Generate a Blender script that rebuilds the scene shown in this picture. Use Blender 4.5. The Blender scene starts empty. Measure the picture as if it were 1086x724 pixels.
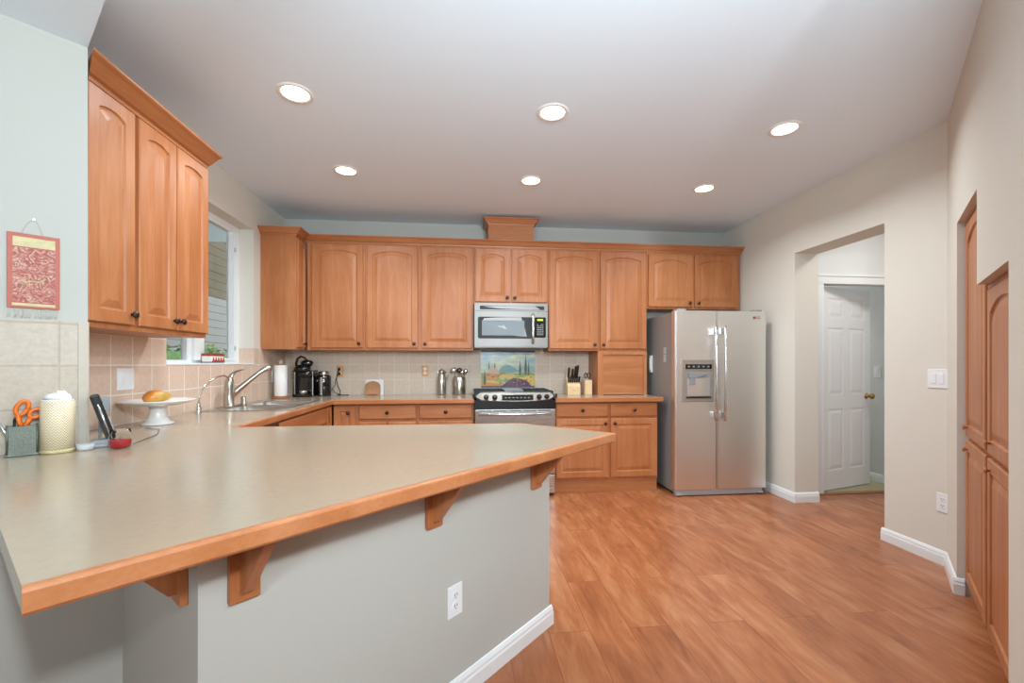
import bpy, bmesh, math, random
from mathutils import Vector, Matrix
random.seed(4)
sc = bpy.context.scene
COL = sc.collection
# ------------------------------------------------------------------ camera, light, exposure
PI = math.pi
def c(hx, a=1.0):
    hx = hx.lstrip('#'); v = [int(hx[i:i+2], 16)/255 for i in (0, 2, 4)]
    return tuple((x/12.92 if x <= .04045 else ((x+.055)/1.055)**2.4) for x in v) + (a,)
cd = bpy.data.cameras.new('camera'); cam = bpy.data.objects.new('camera', cd); COL.objects.link(cam)
cam.location = (0, 0, 1.25); cam.rotation_euler = (PI/2, 0, -.1068)
cd.sensor_width = 36; cd.lens = 462/1086*36; cd.shift_y = (385.3-362)/1086; cd.clip_start = .05
sc.camera = cam
sc.view_settings.view_transform = 'Standard'; sc.view_settings.look = 'None'
sc.view_settings.gamma = 1; sc.view_settings.use_curve_mapping = False
sc.view_settings.exposure = -0.25
w = bpy.data.worlds.new('world'); sc.world = w; w.use_nodes = True
w.node_tree.nodes['Background'].inputs[0].default_value = (.75, .87, 1, 1)
w.node_tree.nodes['Background'].inputs[1].default_value = 2.2
def area(name, loc, target, sx, sy, power, col=(1, 1, 1)):
    l = bpy.data.lights.new(name, 'AREA'); l.shape = 'RECTANGLE'; l.size = sx; l.size_y = sy; l.energy = power; l.color = col
    o = bpy.data.objects.new(name, l); COL.objects.link(o); o.location = loc
    o.rotation_euler = (Vector(target)-Vector(loc)).to_track_quat('-Z', 'Y').to_euler(); return o
area('rear_fill_light', (-.9, -3.45, 1.3), (.2, 1.0, 1.8), 4.2, 1.8, 34, (.86, .94, 1))  # added soft fill behind the camera; the rear wall has no window
area('right_fill_light', (4.4, -1.6, 1.3), (0, .2, 1.3), 2.6, 2.2, 9, (.86, .94, 1))  # added side fill from the right; no patio door exists there
area('ceiling_fill_light', (.50, -.04, 1.78), (-.05, 2.4, 3.9), .8, .6, 72, (.70, .87, .98))  # added uplight to brighten the kitchen ceiling, out of view
fl_ = area('far_fill_light', (-.9, -1.6, 1.75), (1.2, 4.2, 2.65), .5, .5, 20, (.78, .91, 1)); fl_.data.spread = math.radians(110)  # added unseen fill aimed at the far ceiling and upper walls
area('key_flash_light', (.91, -1.06, 2.30), (.1, 3.0, 1.5), .14, .14, 70, (.86, .94, 1))  # unseen camera flash casting the counter shadow; no pendant hangs here
area('hall_fill_light', (3.75, 3.0, 2.68), (3.75, 3.0, 0), .3, .3, 16, (1, .96, .93))  # added lamp to brighten the passage, no fixture modelled
area('bedroom_fill_light', (4.0, 5.3, 1.6), (4.1, 3.9, 1.4), .8, 1.2, 12, (.95, .98, 1))  # added fill for the room beyond the door; no window there

# ------------------------------------------------------------------ materials
M = {}
def nt(name):
    m = bpy.data.materials.new(name); m.use_nodes = True; M[name] = m
    return m, m.node_tree, m.node_tree.nodes['Principled BSDF']
def plain(name, col, rough=.5, metal=0, trans=0, emis=None, estr=0, noise=0, nscale=30, bump=0, bscale=200, coat=0, ior=1.5, alpha=1):
    m, t, b = nt(name); N = t.nodes; L = t.links
    b.inputs['Base Color'].default_value = c(col); b.inputs['Roughness'].default_value = rough; b.inputs['Metallic'].default_value = metal
    b.inputs['Transmission Weight'].default_value = trans; b.inputs['IOR'].default_value = ior; b.inputs['Coat Weight'].default_value = coat
    if emis: b.inputs['Emission Color'].default_value = c(emis); b.inputs['Emission Strength'].default_value = estr
    tc = N.new('ShaderNodeTexCoord')
    if noise:
        n = N.new('ShaderNodeTexNoise'); n.inputs['Scale'].default_value = nscale; n.inputs['Detail'].default_value = 5
        L.new(tc.outputs['Object'], n.inputs['Vector'])
        mx = N.new('ShaderNodeMix'); mx.data_type = 'RGBA'
        col4 = c(col); mx.inputs[6].default_value = tuple(x*(1-noise) for x in col4[:3])+(1,); mx.inputs[7].default_value = tuple(min(1, x*(1+noise)) for x in col4[:3])+(1,)
        L.new(n.outputs['Fac'], mx.inputs[0]); L.new(mx.outputs[2], b.inputs['Base Color'])
    if bump:
        n2 = N.new('ShaderNodeTexNoise'); n2.inputs['Scale'].default_value = bscale; L.new(tc.outputs['Object'], n2.inputs['Vector'])
        bp = N.new('ShaderNodeBump'); bp.inputs['Strength'].default_value = bump; bp.inputs['Distance'].default_value = .002
        L.new(n2.outputs['Fac'], bp.inputs['Height']); L.new(bp.outputs['Normal'], b.inputs['Normal'])
    return m
def wood(name, c1, c2, c3, axis='z', rough=.42, scale=9):
    m, t, b = nt(name); N = t.nodes; L = t.links
    tc = N.new('ShaderNodeTexCoord'); oi = N.new('ShaderNodeObjectInfo')
    add = N.new('ShaderNodeVectorMath'); add.operation = 'ADD'
    mul = N.new('ShaderNodeVectorMath'); mul.operation = 'SCALE'; mul.inputs['Scale'].default_value = 37
    cmb = N.new('ShaderNodeCombineXYZ')
    for i in range(3): L.new(oi.outputs['Random'], cmb.inputs[i])
    L.new(cmb.outputs[0], mul.inputs[0]); L.new(tc.outputs['Object'], add.inputs[0]); L.new(mul.outputs[0], add.inputs[1])
    mp = N.new('ShaderNodeMapping'); s = {'z': (1, 1, .09), 'x': (.09, 1, 1), 'y': (1, .09, 1)}[axis]
    mp.inputs['Scale'].default_value = s; L.new(add.outputs[0], mp.inputs['Vector'])
    n = N.new('ShaderNodeTexNoise'); n.inputs['Scale'].default_value = scale; n.inputs['Detail'].default_value = 6; n.inputs['Distortion'].default_value = 1.2
    L.new(mp.outputs[0], n.inputs['Vector'])
    n2 = N.new('ShaderNodeTexNoise'); n2.inputs['Scale'].default_value = 110; n2.inputs['Detail'].default_value = 3; L.new(mp.outputs[0], n2.inputs['Vector'])
    n3 = N.new('ShaderNodeTexNoise'); n3.inputs['Scale'].default_value = 2.2; n3.inputs['Detail'].default_value = 2; L.new(add.outputs[0], n3.inputs['Vector'])
    r = N.new('ShaderNodeValToRGB'); e = r.color_ramp.elements
    e[0].position = .3; e[0].color = c(c1); e[1].position = .72; e[1].color = c(c3); k = e.new(.5); k.color = c(c2)
    ma = N.new('ShaderNodeMath'); ma.operation = 'MULTIPLY_ADD'; ma.inputs[1].default_value = .22; ma.inputs[2].default_value = 0
    L.new(n2.outputs['Fac'], ma.inputs[0])
    mb = N.new('ShaderNodeMath'); mb.operation = 'MULTIPLY_ADD'; mb.inputs[1].default_value = .5; L.new(n.outputs['Fac'], mb.inputs[0]); L.new(ma.outputs[0], mb.inputs[2])
    mc_ = N.new('ShaderNodeMath'); mc_.operation = 'MULTIPLY_ADD'; mc_.inputs[1].default_value = .3; L.new(n3.outputs['Fac'], mc_.inputs[0]); L.new(mb.outputs[0], mc_.inputs[2])
    L.new(mc_.outputs[0], r.inputs[0]); L.new(r.outputs[0], b.inputs['Base Color'])
    b.inputs['Roughness'].default_value = rough; b.inputs['Coat Weight'].default_value = .0; b.inputs['Specular IOR Level'].default_value = .4
    return m
def tile(name, axis, off, ca, cb, cm, size=.152, voff=.922, mortar=.0035):
    m, t, b = nt(name); N = t.nodes; L = t.links
    tc = N.new('ShaderNodeTexCoord'); d = N.new('ShaderNodeVectorMath'); d.operation = 'DOT_PRODUCT'
    d.inputs[1].default_value = axis; L.new(tc.outputs['Object'], d.inputs[0])
    sp = N.new('ShaderNodeSeparateXYZ'); L.new(tc.outputs['Object'], sp.inputs[0])
    a1 = N.new('ShaderNodeMath'); a1.operation = 'SUBTRACT'; a1.inputs[1].default_value = off; L.new(d.outputs['Value'], a1.inputs[0])
    a2 = N.new('ShaderNodeMath'); a2.operation = 'SUBTRACT'; a2.inputs[1].default_value = voff; L.new(sp.outputs[2], a2.inputs[0])
    cb_ = N.new('ShaderNodeCombineXYZ'); L.new(a1.outputs[0], cb_.inputs[0]); L.new(a2.outputs[0], cb_.inputs[1])
    br = N.new('ShaderNodeTexBrick'); br.offset = 0; br.squash = 1
    br.inputs['Scale'].default_value = 1; br.inputs['Brick Width'].default_value = size; br.inputs['Row Height'].default_value = .1595
    br.inputs['Mortar Size'].default_value = mortar; br.inputs['Mortar Smooth'].default_value = .2
    br.inputs['Color1'].default_value = c(ca); br.inputs['Color2'].default_value = c(cb); br.inputs['Mortar'].default_value = c(cm)
    L.new(cb_.outputs[0], br.inputs['Vector'])
    n = N.new('ShaderNodeTexNoise'); n.inputs['Scale'].default_value = 45; n.inputs['Detail'].default_value = 8; n.inputs['Roughness'].default_value = .65
    L.new(tc.outputs['Object'], n.inputs['Vector'])
    mx = N.new('ShaderNodeMix'); mx.data_type = 'RGBA'; mx.blend_type = 'OVERLAY'; mx.inputs[0].default_value = .28
    L.new(br.outputs['Color'], mx.inputs[6]); L.new(n.outputs['Fac'], mx.inputs[7]); L.new(mx.outputs[2], b.inputs['Base Color'])
    sub = N.new('ShaderNodeMath'); sub.operation = 'MULTIPLY_ADD'; sub.inputs[1].default_value = -1; L.new(br.outputs['Fac'], sub.inputs[0])
    n2 = N.new('ShaderNodeMath'); n2.operation = 'MULTIPLY'; n2.inputs[1].default_value = .5; L.new(n.outputs['Fac'], n2.inputs[0]); L.new(n2.outputs[0], sub.inputs[2])
    bp = N.new('ShaderNodeBump'); bp.inputs['Strength'].default_value = .5; bp.inputs['Distance'].default_value = .003
    L.new(sub.outputs[0], bp.inputs['Height']); L.new(bp.outputs['Normal'], b.inputs['Normal']); b.inputs['Roughness'].default_value = .5
    return m
def floor_mat():
    m, t, b = nt('floor'); N = t.nodes; L = t.links
    tc = N.new('ShaderNodeTexCoord'); sp = N.new('ShaderNodeSeparateXYZ'); L.new(tc.outputs['Object'], sp.inputs[0])
    cb_ = N.new('ShaderNodeCombineXYZ'); L.new(sp.outputs[1], cb_.inputs[0]); L.new(sp.outputs[0], cb_.inputs[1])
    br = N.new('ShaderNodeTexBrick'); br.offset = .37; br.offset_frequency = 2
    br.inputs['Scale'].default_value = 1; br.inputs['Brick Width'].default_value = 1.22; br.inputs['Row Height'].default_value = .193
    br.inputs['Mortar Size'].default_value = .0016; br.inputs['Mortar Smooth'].default_value = .6
    br.inputs['Color1'].default_value = (.2, .2, .2, 1); br.inputs['Color2'].default_value = (.8, .8, .8, 1); br.inputs['Mortar'].default_value = (0, 0, 0, 1)
    L.new(cb_.outputs[0], br.inputs['Vector'])
    # each board gets its own stretch of grain
    sc_ = N.new('ShaderNodeVectorMath'); sc_.operation = 'SCALE'; sc_.inputs['Scale'].default_value = 9; L.new(br.outputs['Color'], sc_.inputs[0])
    ad = N.new('ShaderNodeVectorMath'); ad.operation = 'ADD'; L.new(tc.outputs['Object'], ad.inputs[0]); L.new(sc_.outputs[0], ad.inputs[1])
    mp = N.new('ShaderNodeMapping'); mp.inputs['Scale'].default_value = (1, .16, 1); L.new(ad.outputs[0], mp.inputs['Vector'])
    n1 = N.new('ShaderNodeTexNoise'); n1.inputs['Scale'].default_value = 28; n1.inputs['Detail'].default_value = 7; n1.inputs['Distortion'].default_value = .8; n1.inputs['Roughness'].default_value = .62; L.new(mp.outputs[0], n1.inputs['Vector'])
    mp2 = N.new('ShaderNodeMapping'); mp2.inputs['Scale'].default_value = (1, .28, 1); mp2.inputs['Rotation'].default_value = (0, 0, .18); L.new(ad.outputs[0], mp2.inputs['Vector'])
    n2 = N.new('ShaderNodeTexNoise'); n2.inputs['Scale'].default_value = 6.5; n2.inputs['Detail'].default_value = 3; n2.inputs['Distortion'].default_value = 1.6; L.new(mp2.outputs[0], n2.inputs['Vector'])
    sx = N.new('ShaderNodeSeparateColor'); L.new(br.outputs['Color'], sx.inputs[0])
    f1 = N.new('ShaderNodeMath'); f1.operation = 'MULTIPLY'; f1.inputs[1].default_value = .34; L.new(n1.outputs['Fac'], f1.inputs[0])
    f2 = N.new('ShaderNodeMath'); f2.operation = 'MULTIPLY_ADD'; f2.inputs[1].default_value = .48; L.new(n2.outputs['Fac'], f2.inputs[0]); L.new(f1.outputs[0], f2.inputs[2])
    f3 = N.new('ShaderNodeMath'); f3.operation = 'MULTIPLY_ADD'; f3.inputs[1].default_value = .17; L.new(sx.outputs[0], f3.inputs[0]); L.new(f2.outputs[0], f3.inputs[2])
    r = N.new('ShaderNodeValToRGB'); e = r.color_ramp.elements
    e[0].position = .30; e[0].color = c('#80472a'); e[1].position = .70; e[1].color = c('#b98059'); k = e.new(.5); k.color = c('#a2623d')
    L.new(f3.outputs[0], r.inputs[0])
    mx = N.new('ShaderNodeMix'); mx.data_type = 'RGBA'; mx.inputs[7].default_value = c('#6e3d24')
    mm = N.new('ShaderNodeMath'); mm.operation = 'MULTIPLY'; mm.inputs[1].default_value = .75; L.new(br.outputs['Fac'], mm.inputs[0])
    L.new(mm.outputs[0], mx.inputs[0]); L.new(r.outputs[0], mx.inputs[6]); L.new(mx.outputs[2], b.inputs['Base Color'])
    b.inputs['Roughness'].default_value = .27
    bp = N.new('ShaderNodeBump'); bp.inputs['Strength'].default_value = .12; bp.inputs['Distance'].default_value = .001; L.new(n1.outputs['Fac'], bp.inputs['Height']); L.new(bp.outputs['Normal'], b.inputs['Normal'])
def brushed(name, col, axis, rough=.3):
    m, t, b = nt(name); N = t.nodes; L = t.links
    tc = N.new('ShaderNodeTexCoord'); mp = N.new('ShaderNodeMapping')
    mp.inputs['Scale'].default_value = {'z': (1, 1, .01), 'x': (.01, 1, 1)}[axis]; L.new(tc.outputs['Object'], mp.inputs['Vector'])
    n = N.new('ShaderNodeTexNoise'); n.inputs['Scale'].default_value = 500; L.new(mp.outputs[0], n.inputs['Vector'])
    mr = N.new('ShaderNodeMapRange'); mr.inputs[3].default_value = rough-.05; mr.inputs[4].default_value = rough+.08; L.new(n.outputs['Fac'], mr.inputs[0])
    L.new(mr.outputs[0], b.inputs['Roughness']); b.inputs['Base Color'].default_value = c(col); b.inputs['Metallic'].default_value = 1
    b.inputs['Anisotropic'].default_value = .3
W1, W2, W3 = '#995a2f', '#ae6d42', '#c1855b'
wood('maple', W1, W2, W3, 'z'); wood('maple_x', W1, W2, W3, 'x'); wood('maple_y', W1, W2, W3, 'y')
wood('oak_floor_sill', '#7a4a2c', '#94603c', '#a87048', 'x')
wood('cherry', '#8a4a2a', '#a05c36', '#b06c44', 'x', .4)
wood('block', '#c9a67a', '#d8b78c', '#e3c69d', 'z', .5)
wood('board', '#9c6c48', '#ab7a54', '#b98a62', 'z', .5)
floor_mat()
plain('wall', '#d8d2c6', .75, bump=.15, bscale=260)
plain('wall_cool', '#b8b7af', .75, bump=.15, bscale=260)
plain('ceiling', '#e4edf4', .85, bump=.1, bscale=200)
plain('hall_paint', '#d6d8d6', .8, bump=.1)
plain('white_paint', '#e6e7e6', .4)
plain('door_white', '#e6e6e5', .45)
plain('vinyl', '#e9ecec', .35)
plain('counter', '#a59580', .2, noise=.09, nscale=55, bump=.05, bscale=150, coat=.1)
tile('tile_back', (1, 0, 0), .168, '#cbb9a6', '#d2c1ae', '#dbd0c2')
tile('tile_left_lit', (0, 1, 0), 2.487, '#d3b8a4', '#dac1ad', '#ece2d6', size=.150)  # back wall's tile with cabinet-shade lift and wood bounce painted into the colour
tile('tile_stub', (.7274, .6862, 0), .1392, '#b8aa98', '#bfb2a1', '#ad9f8d', size=.158)
plain('bullnose', '#bdb1a1', .5, noise=.08, nscale=40)
brushed('steel', '#e6e4e0', 'z', .36); brushed('steel_x', '#c8c6c2', 'x', .26)
plain('chrome', '#d5d5d3', .12, 1); plain('nickel', '#b9b4aa', .28, 1); plain('handle_metal', '#dadada', .22, 1)
plain('brass', '#a8884c', .3, 1); plain('bronze', '#4a3d34', .3, .85)
plain('black_plastic', '#131313', .3); plain('black_gloss', '#0b0b0c', .08, coat=.5); plain('iron', '#1b1b1c', .55)
plain('fridge_side', '#9a9a98', .4, .3); plain('dark_gap', '#1a1814', .8)
plain('grey_plastic', '#8a8d90', .4); plain('light_grey', '#b8babc', .35); plain('disp_frame', '#a59a8e', .35, .5)
plain('white_plastic', '#e8e9ea', .35); plain('white_ceramic', '#eceae6', .2, coat=.3)
plain('paper', '#ecebe8', .8, bump=.2, bscale=80); plain('outlet_wood', '#d29a58', .4); plain('slot', '#333333', .6)
plain('glass', '#ffffff', .02, trans=1, ior=1.1); plain('frosted', '#eef0ef', .25, trans=.5, ior=1.1)
plain('mw_glass', '#7d868a', .4); M['mw_glass'].node_tree.nodes['Principled BSDF'].inputs['Specular IOR Level'].default_value = .2
brushed('steel_satin', '#8f8c88', 'x', .48); brushed('steel_panel', '#908a82', 'x', .4)
plain('candle_red', '#b01820', .25, coat=.5)
plain('orange', '#e2701c', .35); plain('pewter', '#6d7268', .4, .7, noise=.4, nscale=180, bump=.8, bscale=240)
plain('green_lcd', '#b4c83c', .4, emis='#a8c83a', estr=.6)
plain('lamp', '#ffffff', .5, emis='#fff4e2', estr=9.0); plain('lamp_trim', '#e8e4dc', .5)
plain('carpet', '#a59b7c', .95, noise=.2, nscale=300, bump=.5)
plain('foliage', '#7d9a5c', .8, noise=.5, nscale=30); plain('foliage_light', '#93ab6c', .8, noise=.4, nscale=24)
plain('siding', '#a39d92', .8, noise=.08, nscale=3); plain('roofing', '#7a6c54', .9, noise=.3, nscale=2); plain('grass', '#6c7f4c', .9, noise=.3, nscale=4)
plain('pattern_red', '#a23a34', .7); plain('soil', '#4a3c30', .9); plain('leaf', '#7fa33c', .5)
plain('mug_glaze', '#e6dfd6', .3)
plain('kraft', '#b98a52', .8)

# wipes canister: pale chevron print
m, t, b = nt('chevron'); N = t.nodes; L = t.links
tc = N.new('ShaderNodeTexCoord'); sp = N.new('ShaderNodeSeparateXYZ'); L.new(tc.outputs['Object'], sp.inputs[0])
at = N.new('ShaderNodeMath'); at.operation = 'ARCTAN2'; L.new(sp.outputs[1], at.inputs[0]); L.new(sp.outputs[0], at.inputs[1])
a1 = N.new('ShaderNodeMath'); a1.operation = 'MULTIPLY'; a1.inputs[1].default_value = 11; L.new(at.outputs[0], a1.inputs[0])
pp = N.new('ShaderNodeMath'); pp.operation = 'PINGPONG'; pp.inputs[1].default_value = 1.1; L.new(a1.outputs[0], pp.inputs[0])
z1 = N.new('ShaderNodeMath'); z1.operation = 'MULTIPLY_ADD'; z1.inputs[1].default_value = 100; L.new(sp.outputs[2], z1.inputs[0]); L.new(pp.outputs[0], z1.inputs[2])
fr = N.new('ShaderNodeMath'); fr.operation = 'FRACT'; L.new(z1.outputs[0], fr.inputs[0])
gt = N.new('ShaderNodeMath'); gt.operation = 'GREATER_THAN'; gt.inputs[1].default_value = .55; L.new(fr.outputs[0], gt.inputs[0])
mx = N.new('ShaderNodeMix'); mx.data_type = 'RGBA'; mx.inputs[6].default_value = c('#efeadb'); mx.inputs[7].default_value = c('#c09c40'); L.new(gt.outputs[0], mx.inputs[0]); L.new(mx.outputs[2], b.inputs['Base Color']); b.inputs['Roughness'].default_value = .4
# brocade of the small hanging
m, t, b = nt('brocade'); N = t.nodes; L = t.links
tc = N.new('ShaderNodeTexCoord'); n = N.new('ShaderNodeTexNoise'); n.inputs['Scale'].default_value = 42; n.inputs['Detail'].default_value = 6; n.inputs['Distortion'].default_value = 3
L.new(tc.outputs['Object'], n.inputs['Vector']); r = N.new('ShaderNodeValToRGB'); e = r.color_ramp.elements
e[0].position = .42; e[0].color = c('#99463f'); e[1].position = .62; e[1].color = c('#c4a78e'); k = e.new(.52); k.color = c('#b8766a'); L.new(n.outputs['Fac'], r.inputs[0]); L.new(r.outputs[0], b.inputs['Base Color']); b.inputs['Roughness'].default_value = .6
plain('silk_orange', '#a63f1a', .45, noise=.25, nscale=60); plain('silk_gold', '#c2b483', .5, noise=.35, nscale=60); plain('thread', '#c9c2ae', .7)
# mango skin
m, t, b = nt('mango'); N = t.nodes; L = t.links
tc = N.new('ShaderNodeTexCoord'); n = N.new('ShaderNodeTexNoise'); n.inputs['Scale'].default_value = 14; L.new(tc.outputs['Object'], n.inputs['Vector'])
r = N.new('ShaderNodeValToRGB'); e = r.color_ramp.elements; e[0].position = .42; e[0].color = c('#cf7a2c'); e[1].position = .72; e[1].color = c('#8f8f3c'); k = e.new(.56); k.color = c('#cf9640')
L.new(n.outputs['Fac'], r.inputs[0]); L.new(r.outputs[0], b.inputs['Base Color']); b.inputs['Roughness'].default_value = .35

# ------------------------------------------------------------------ mesh helpers
class G:
    def __init__(s): s.b = bmesh.new(); s.mi = 0; s.mats = []
    def mat(s, name):
        if name not in s.mats: s.mats.append(name)
        s.mi = s.mats.index(name); return s
    def _f(s, vs):
        try: f = s.b.faces.new(vs); f.material_index = s.mi; return f
        except ValueError: return None
    def box(s, x0, y0, z0, x1, y1, z1, bev=0):
        if x0 > x1: x0, x1 = x1, x0
        if y0 > y1: y0, y1 = y1, y0
        if z0 > z1: z0, z1 = z1, z0
        v = [s.b.verts.new(p) for p in [(x0,y0,z0),(x1,y0,z0),(x1,y1,z0),(x0,y1,z0),(x0,y0,z1),(x1,y0,z1),(x1,y1,z1),(x0,y1,z1)]]
        fs = [s._f([v[i] for i in q]) for q in [(3,2,1,0),(4,5,6,7),(0,1,5,4),(1,2,6,5),(2,3,7,6),(3,0,4,7)]]
        if bev:
            es = list({e for f in fs for e in f.edges})
            r = bmesh.ops.bevel(s.b, geom=es, offset=bev, segments=2, affect='EDGES', profile=.6, material=s.mi)
        return s
    def prism(s, pts, z0, z1, axis='z'):
        def P(a, b_, h): return {'z': (a, b_, h), 'y': (a, h, b_), 'x': (h, a, b_)}[axis]
        lo = [s.b.verts.new(P(a, b_, z0)) for a, b_ in pts]; hi = [s.b.verts.new(P(a, b_, z1)) for a, b_ in pts]
        n = len(pts); s._f(lo[::-1]); s._f(hi)
        for i in range(n): s._f([lo[i], lo[(i+1) % n], hi[(i+1) % n], hi[i]])
        return s
    def lathe(s, prof, cx=0, cy=0, z=0, n=24, smooth=True, cap=True):
        rings = []
        for r_, h_ in prof:
            rings.append([s.b.verts.new((cx+r_*math.cos(2*PI*i/n), cy+r_*math.sin(2*PI*i/n), z+h_)) for i in range(n)])
        for a, b_ in zip(rings, rings[1:]):
            for i in range(n):
                f = s._f([a[i], a[(i+1) % n], b_[(i+1) % n], b_[i]])
                if f: f.smooth = smooth
        if cap:
            s._f(rings[0][::-1]); s._f(rings[-1])
        return s
    def tube(s, pts, r, n=10, smooth=True, flat=1):
        pts = [Vector(p) for p in pts]; rs = r if isinstance(r, (list, tuple)) else [r]*len(pts); rings = []
        up = None
        for i, p in enumerate(pts):
            d = (pts[min(i+1, len(pts)-1)]-pts[max(i-1, 0)]).normalized()
            if up is None:
                up = Vector((0, 0, 1)) if abs(d.z) < .9 else Vector((1, 0, 0))
            u = d.cross(up).normalized(); v = u.cross(d).normalized(); up = v
            rings.append([s.b.verts.new(p+u*rs[i]*math.cos(2*PI*k/n)+v*rs[i]*flat*math.sin(2*PI*k/n)) for k in range(n)])
        for a, b_ in zip(rings, rings[1:]):
            for i in range(n):
                f = s._f([a[i], a[(i+1) % n], b_[(i+1) % n], b_[i]])
                if f: f.smooth = smooth
        s._f(rings[0][::-1]); s._f(rings[-1]); return s
    def ball(s, cx, cy, cz, rx, ry, rz, n=14):
        base = len(s.b.verts); r = bmesh.ops.create_icosphere(s.b, subdivisions=3 if n > 10 else 2, radius=1)
        for v in r['verts']:
            v.co = Vector((cx+v.co.x*rx, cy+v.co.y*ry, cz+v.co.z*rz))
            for f in v.link_faces: f.smooth = True; f.material_index = s.mi
        return s
    def loops(s, loops, smooth=False):
        L_ = [[s.b.verts.new(p) for p in lp] for lp in loops]; n = len(L_[0])
        for a, b_ in zip(L_, L_[1:]):
            for i in range(n): s._f([a[i], a[(i+1) % n], b_[(i+1) % n], b_[i]])
        s._f(L_[0][::-1]); s._f(L_[-1]); return s
    def xf(s, mtx): bmesh.ops.transform(s.b, matrix=mtx, verts=s.b.verts[:]); return s
def obj(name, g, mat=None, parent=None, loc=None, rot=None):
    me = bpy.data.meshes.new(name); bmesh.ops.recalc_face_normals(g.b, faces=g.b.faces[:]); g.b.to_mesh(me); g.b.free()
    for mn in (g.mats or [mat]): me.materials.append(M[mn])
    o = bpy.data.objects.new(name, me); COL.objects.link(o)
    if parent is not None: o.parent = parent
    if loc: o.location = loc
    if rot is not None: o.rotation_euler = (0, 0, rot) if not isinstance(rot, tuple) else rot
    return o
def tag(o, label, cat, group=None):
    o['label'] = label; o['category'] = cat
    if group: o['group'] = group
    return o
def thing(name, label, cat, loc=(0, 0, 0), rz=0, group=None):
    o = bpy.data.objects.new(name, None); o.empty_display_size = .1; COL.objects.link(o); o.location = loc
    o.rotation_euler = (0, 0, rz) if not isinstance(rz, tuple) else rz
    return tag(o, label, cat, group)
def struct(name, g, mat):
    o = obj(name, g, mat); o['kind'] = 'structure'; return o
def children(o): return [q for q in list(COL.objects) if q.parent == o]
def copy_tree(o, parent=None):
    k = o.copy(); COL.objects.link(k)
    if parent is not None: k.parent = parent
    for ch in children(o): copy_tree(ch, k)
    return k

# ------------------------------------------------------------------ the room
XL, YB, XR, ZT, ZL, CT = -1.85, 4.72, 2.95, 2.743, 2.494, .922
g = G().box(-4.8, -3.8, -.1, 3.181, 5.7, 0); g.box(3.181, 2.0, -.1, 4.8, 3.84, 0).box(3.181, -3.8, -.1, 4.8, 2.0, 0)
struct('floor', g, 'floor')
struct('floor_bedroom', G().box(3.181, 3.84, -.1, 4.8, 5.7, .004), 'carpet')
struct('ceiling', G().box(-4.8, -3.8, ZT, 4.9, 5.7, ZT+.1), 'ceiling')
E1 = Vector((-1.481, 1.887)); SD = Vector((-.16, -.151)).normalized()
far = E1+SD*4.6
struct('ceiling_dining', G().prism([(E1.x, E1.y), (far.x, far.y), (-4.8, -3.8), (4.2, -3.8)], ZL, ZT-.001), 'ceiling')
# left wall with the window opening
WY0, WY1, WZ0, WZ1 = 2.913, 4.05, 1.24, 2.425
g = G().box(XL-.17, 1.9, 0, XL, WY0, ZT).box(XL-.17, WY1, 0, XL, YB+.12, ZT).box(XL-.17, WY0, 0, XL, WY1, WZ0).box(XL-.17, WY0, WZ1, XL, WY1, ZT)
struct('wall_left', g, 'wall')
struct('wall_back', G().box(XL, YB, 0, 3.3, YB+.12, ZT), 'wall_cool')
g = G().prism([(E1.x, E1.y), (-1.505, 1.915), (XL-.17, 1.915), (-4.8, 1.915), (far.x, far.y)], 0, ZT)
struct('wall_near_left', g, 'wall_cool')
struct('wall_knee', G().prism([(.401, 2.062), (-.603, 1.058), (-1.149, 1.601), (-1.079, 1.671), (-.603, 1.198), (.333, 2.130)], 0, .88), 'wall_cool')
q_ = E1+SD*2.2
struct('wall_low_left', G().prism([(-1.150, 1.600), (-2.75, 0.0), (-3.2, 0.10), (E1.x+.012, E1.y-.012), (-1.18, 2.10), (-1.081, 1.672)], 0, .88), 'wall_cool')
# right wall with the passage
OY0, OY1, OZ, XD = 2.785, 3.628, 2.243, 3.18
g = G().box(XR, OY1, 0, XD, YB, ZT).box(XR, 2.2, 0, XD, OY0, ZT).box(XR, OY0, OZ, XD, OY1, ZT)
struct('wall_right', g, 'wall')
# diagonal pantry wall, 46 degrees, with the opening for the cabinets
PD = Vector((-math.sin(math.radians(46)), -math.cos(math.radians(46)))); PN = Vector((PD.y, -PD.x))   # PN faces the room
P0 = Vector((XR, 2.38)); PR = math.atan2(PD.y, PD.x)
def pd(s, d): q = P0+PD*s-PN*d; return (q.x, q.y)
S0, S1, S2, S3 = .405, .998, 1.035, 1.612
g = G()
g.prism([pd(-.02, 0), pd(S0, 0), pd(S0, .6), pd(-.02, .6)], 0, ZT)
g.prism([pd(S3, 0), pd(2.3, 0), pd(2.3, .6), pd(S3, .6)], 0, ZT)
g.prism([pd(S0, 0), pd(S1+.02, 0), pd(S1+.02, .6), pd(S0, .6)], 2.012, ZT)
g.prism([pd(S1+.02, 0), pd(S3, 0), pd(S3, .6), pd(S1+.02, .6)], 1.592, ZT)
struct('wall_pantry', g, 'wall')
e = pd(2.3, 0)
struct('wall_right_front', G().box(e[0]+.01, e[1]-.12, 0, 4.8, e[1]-.005, ZT), 'wall')
g = G().box(-4.8, -3.8, 0, 4.8, -3.6, ZT); struct('wall_rear', g, 'wall')
struct('wall_dining_left', G().box(-4.9, -3.8, 0, -4.7, 1.915, ZL), 'wall')
struct('wall_dining_right', G().box(4.6, -3.8, 0, 4.8, e[1]-.1, ZT), 'wall')
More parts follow.
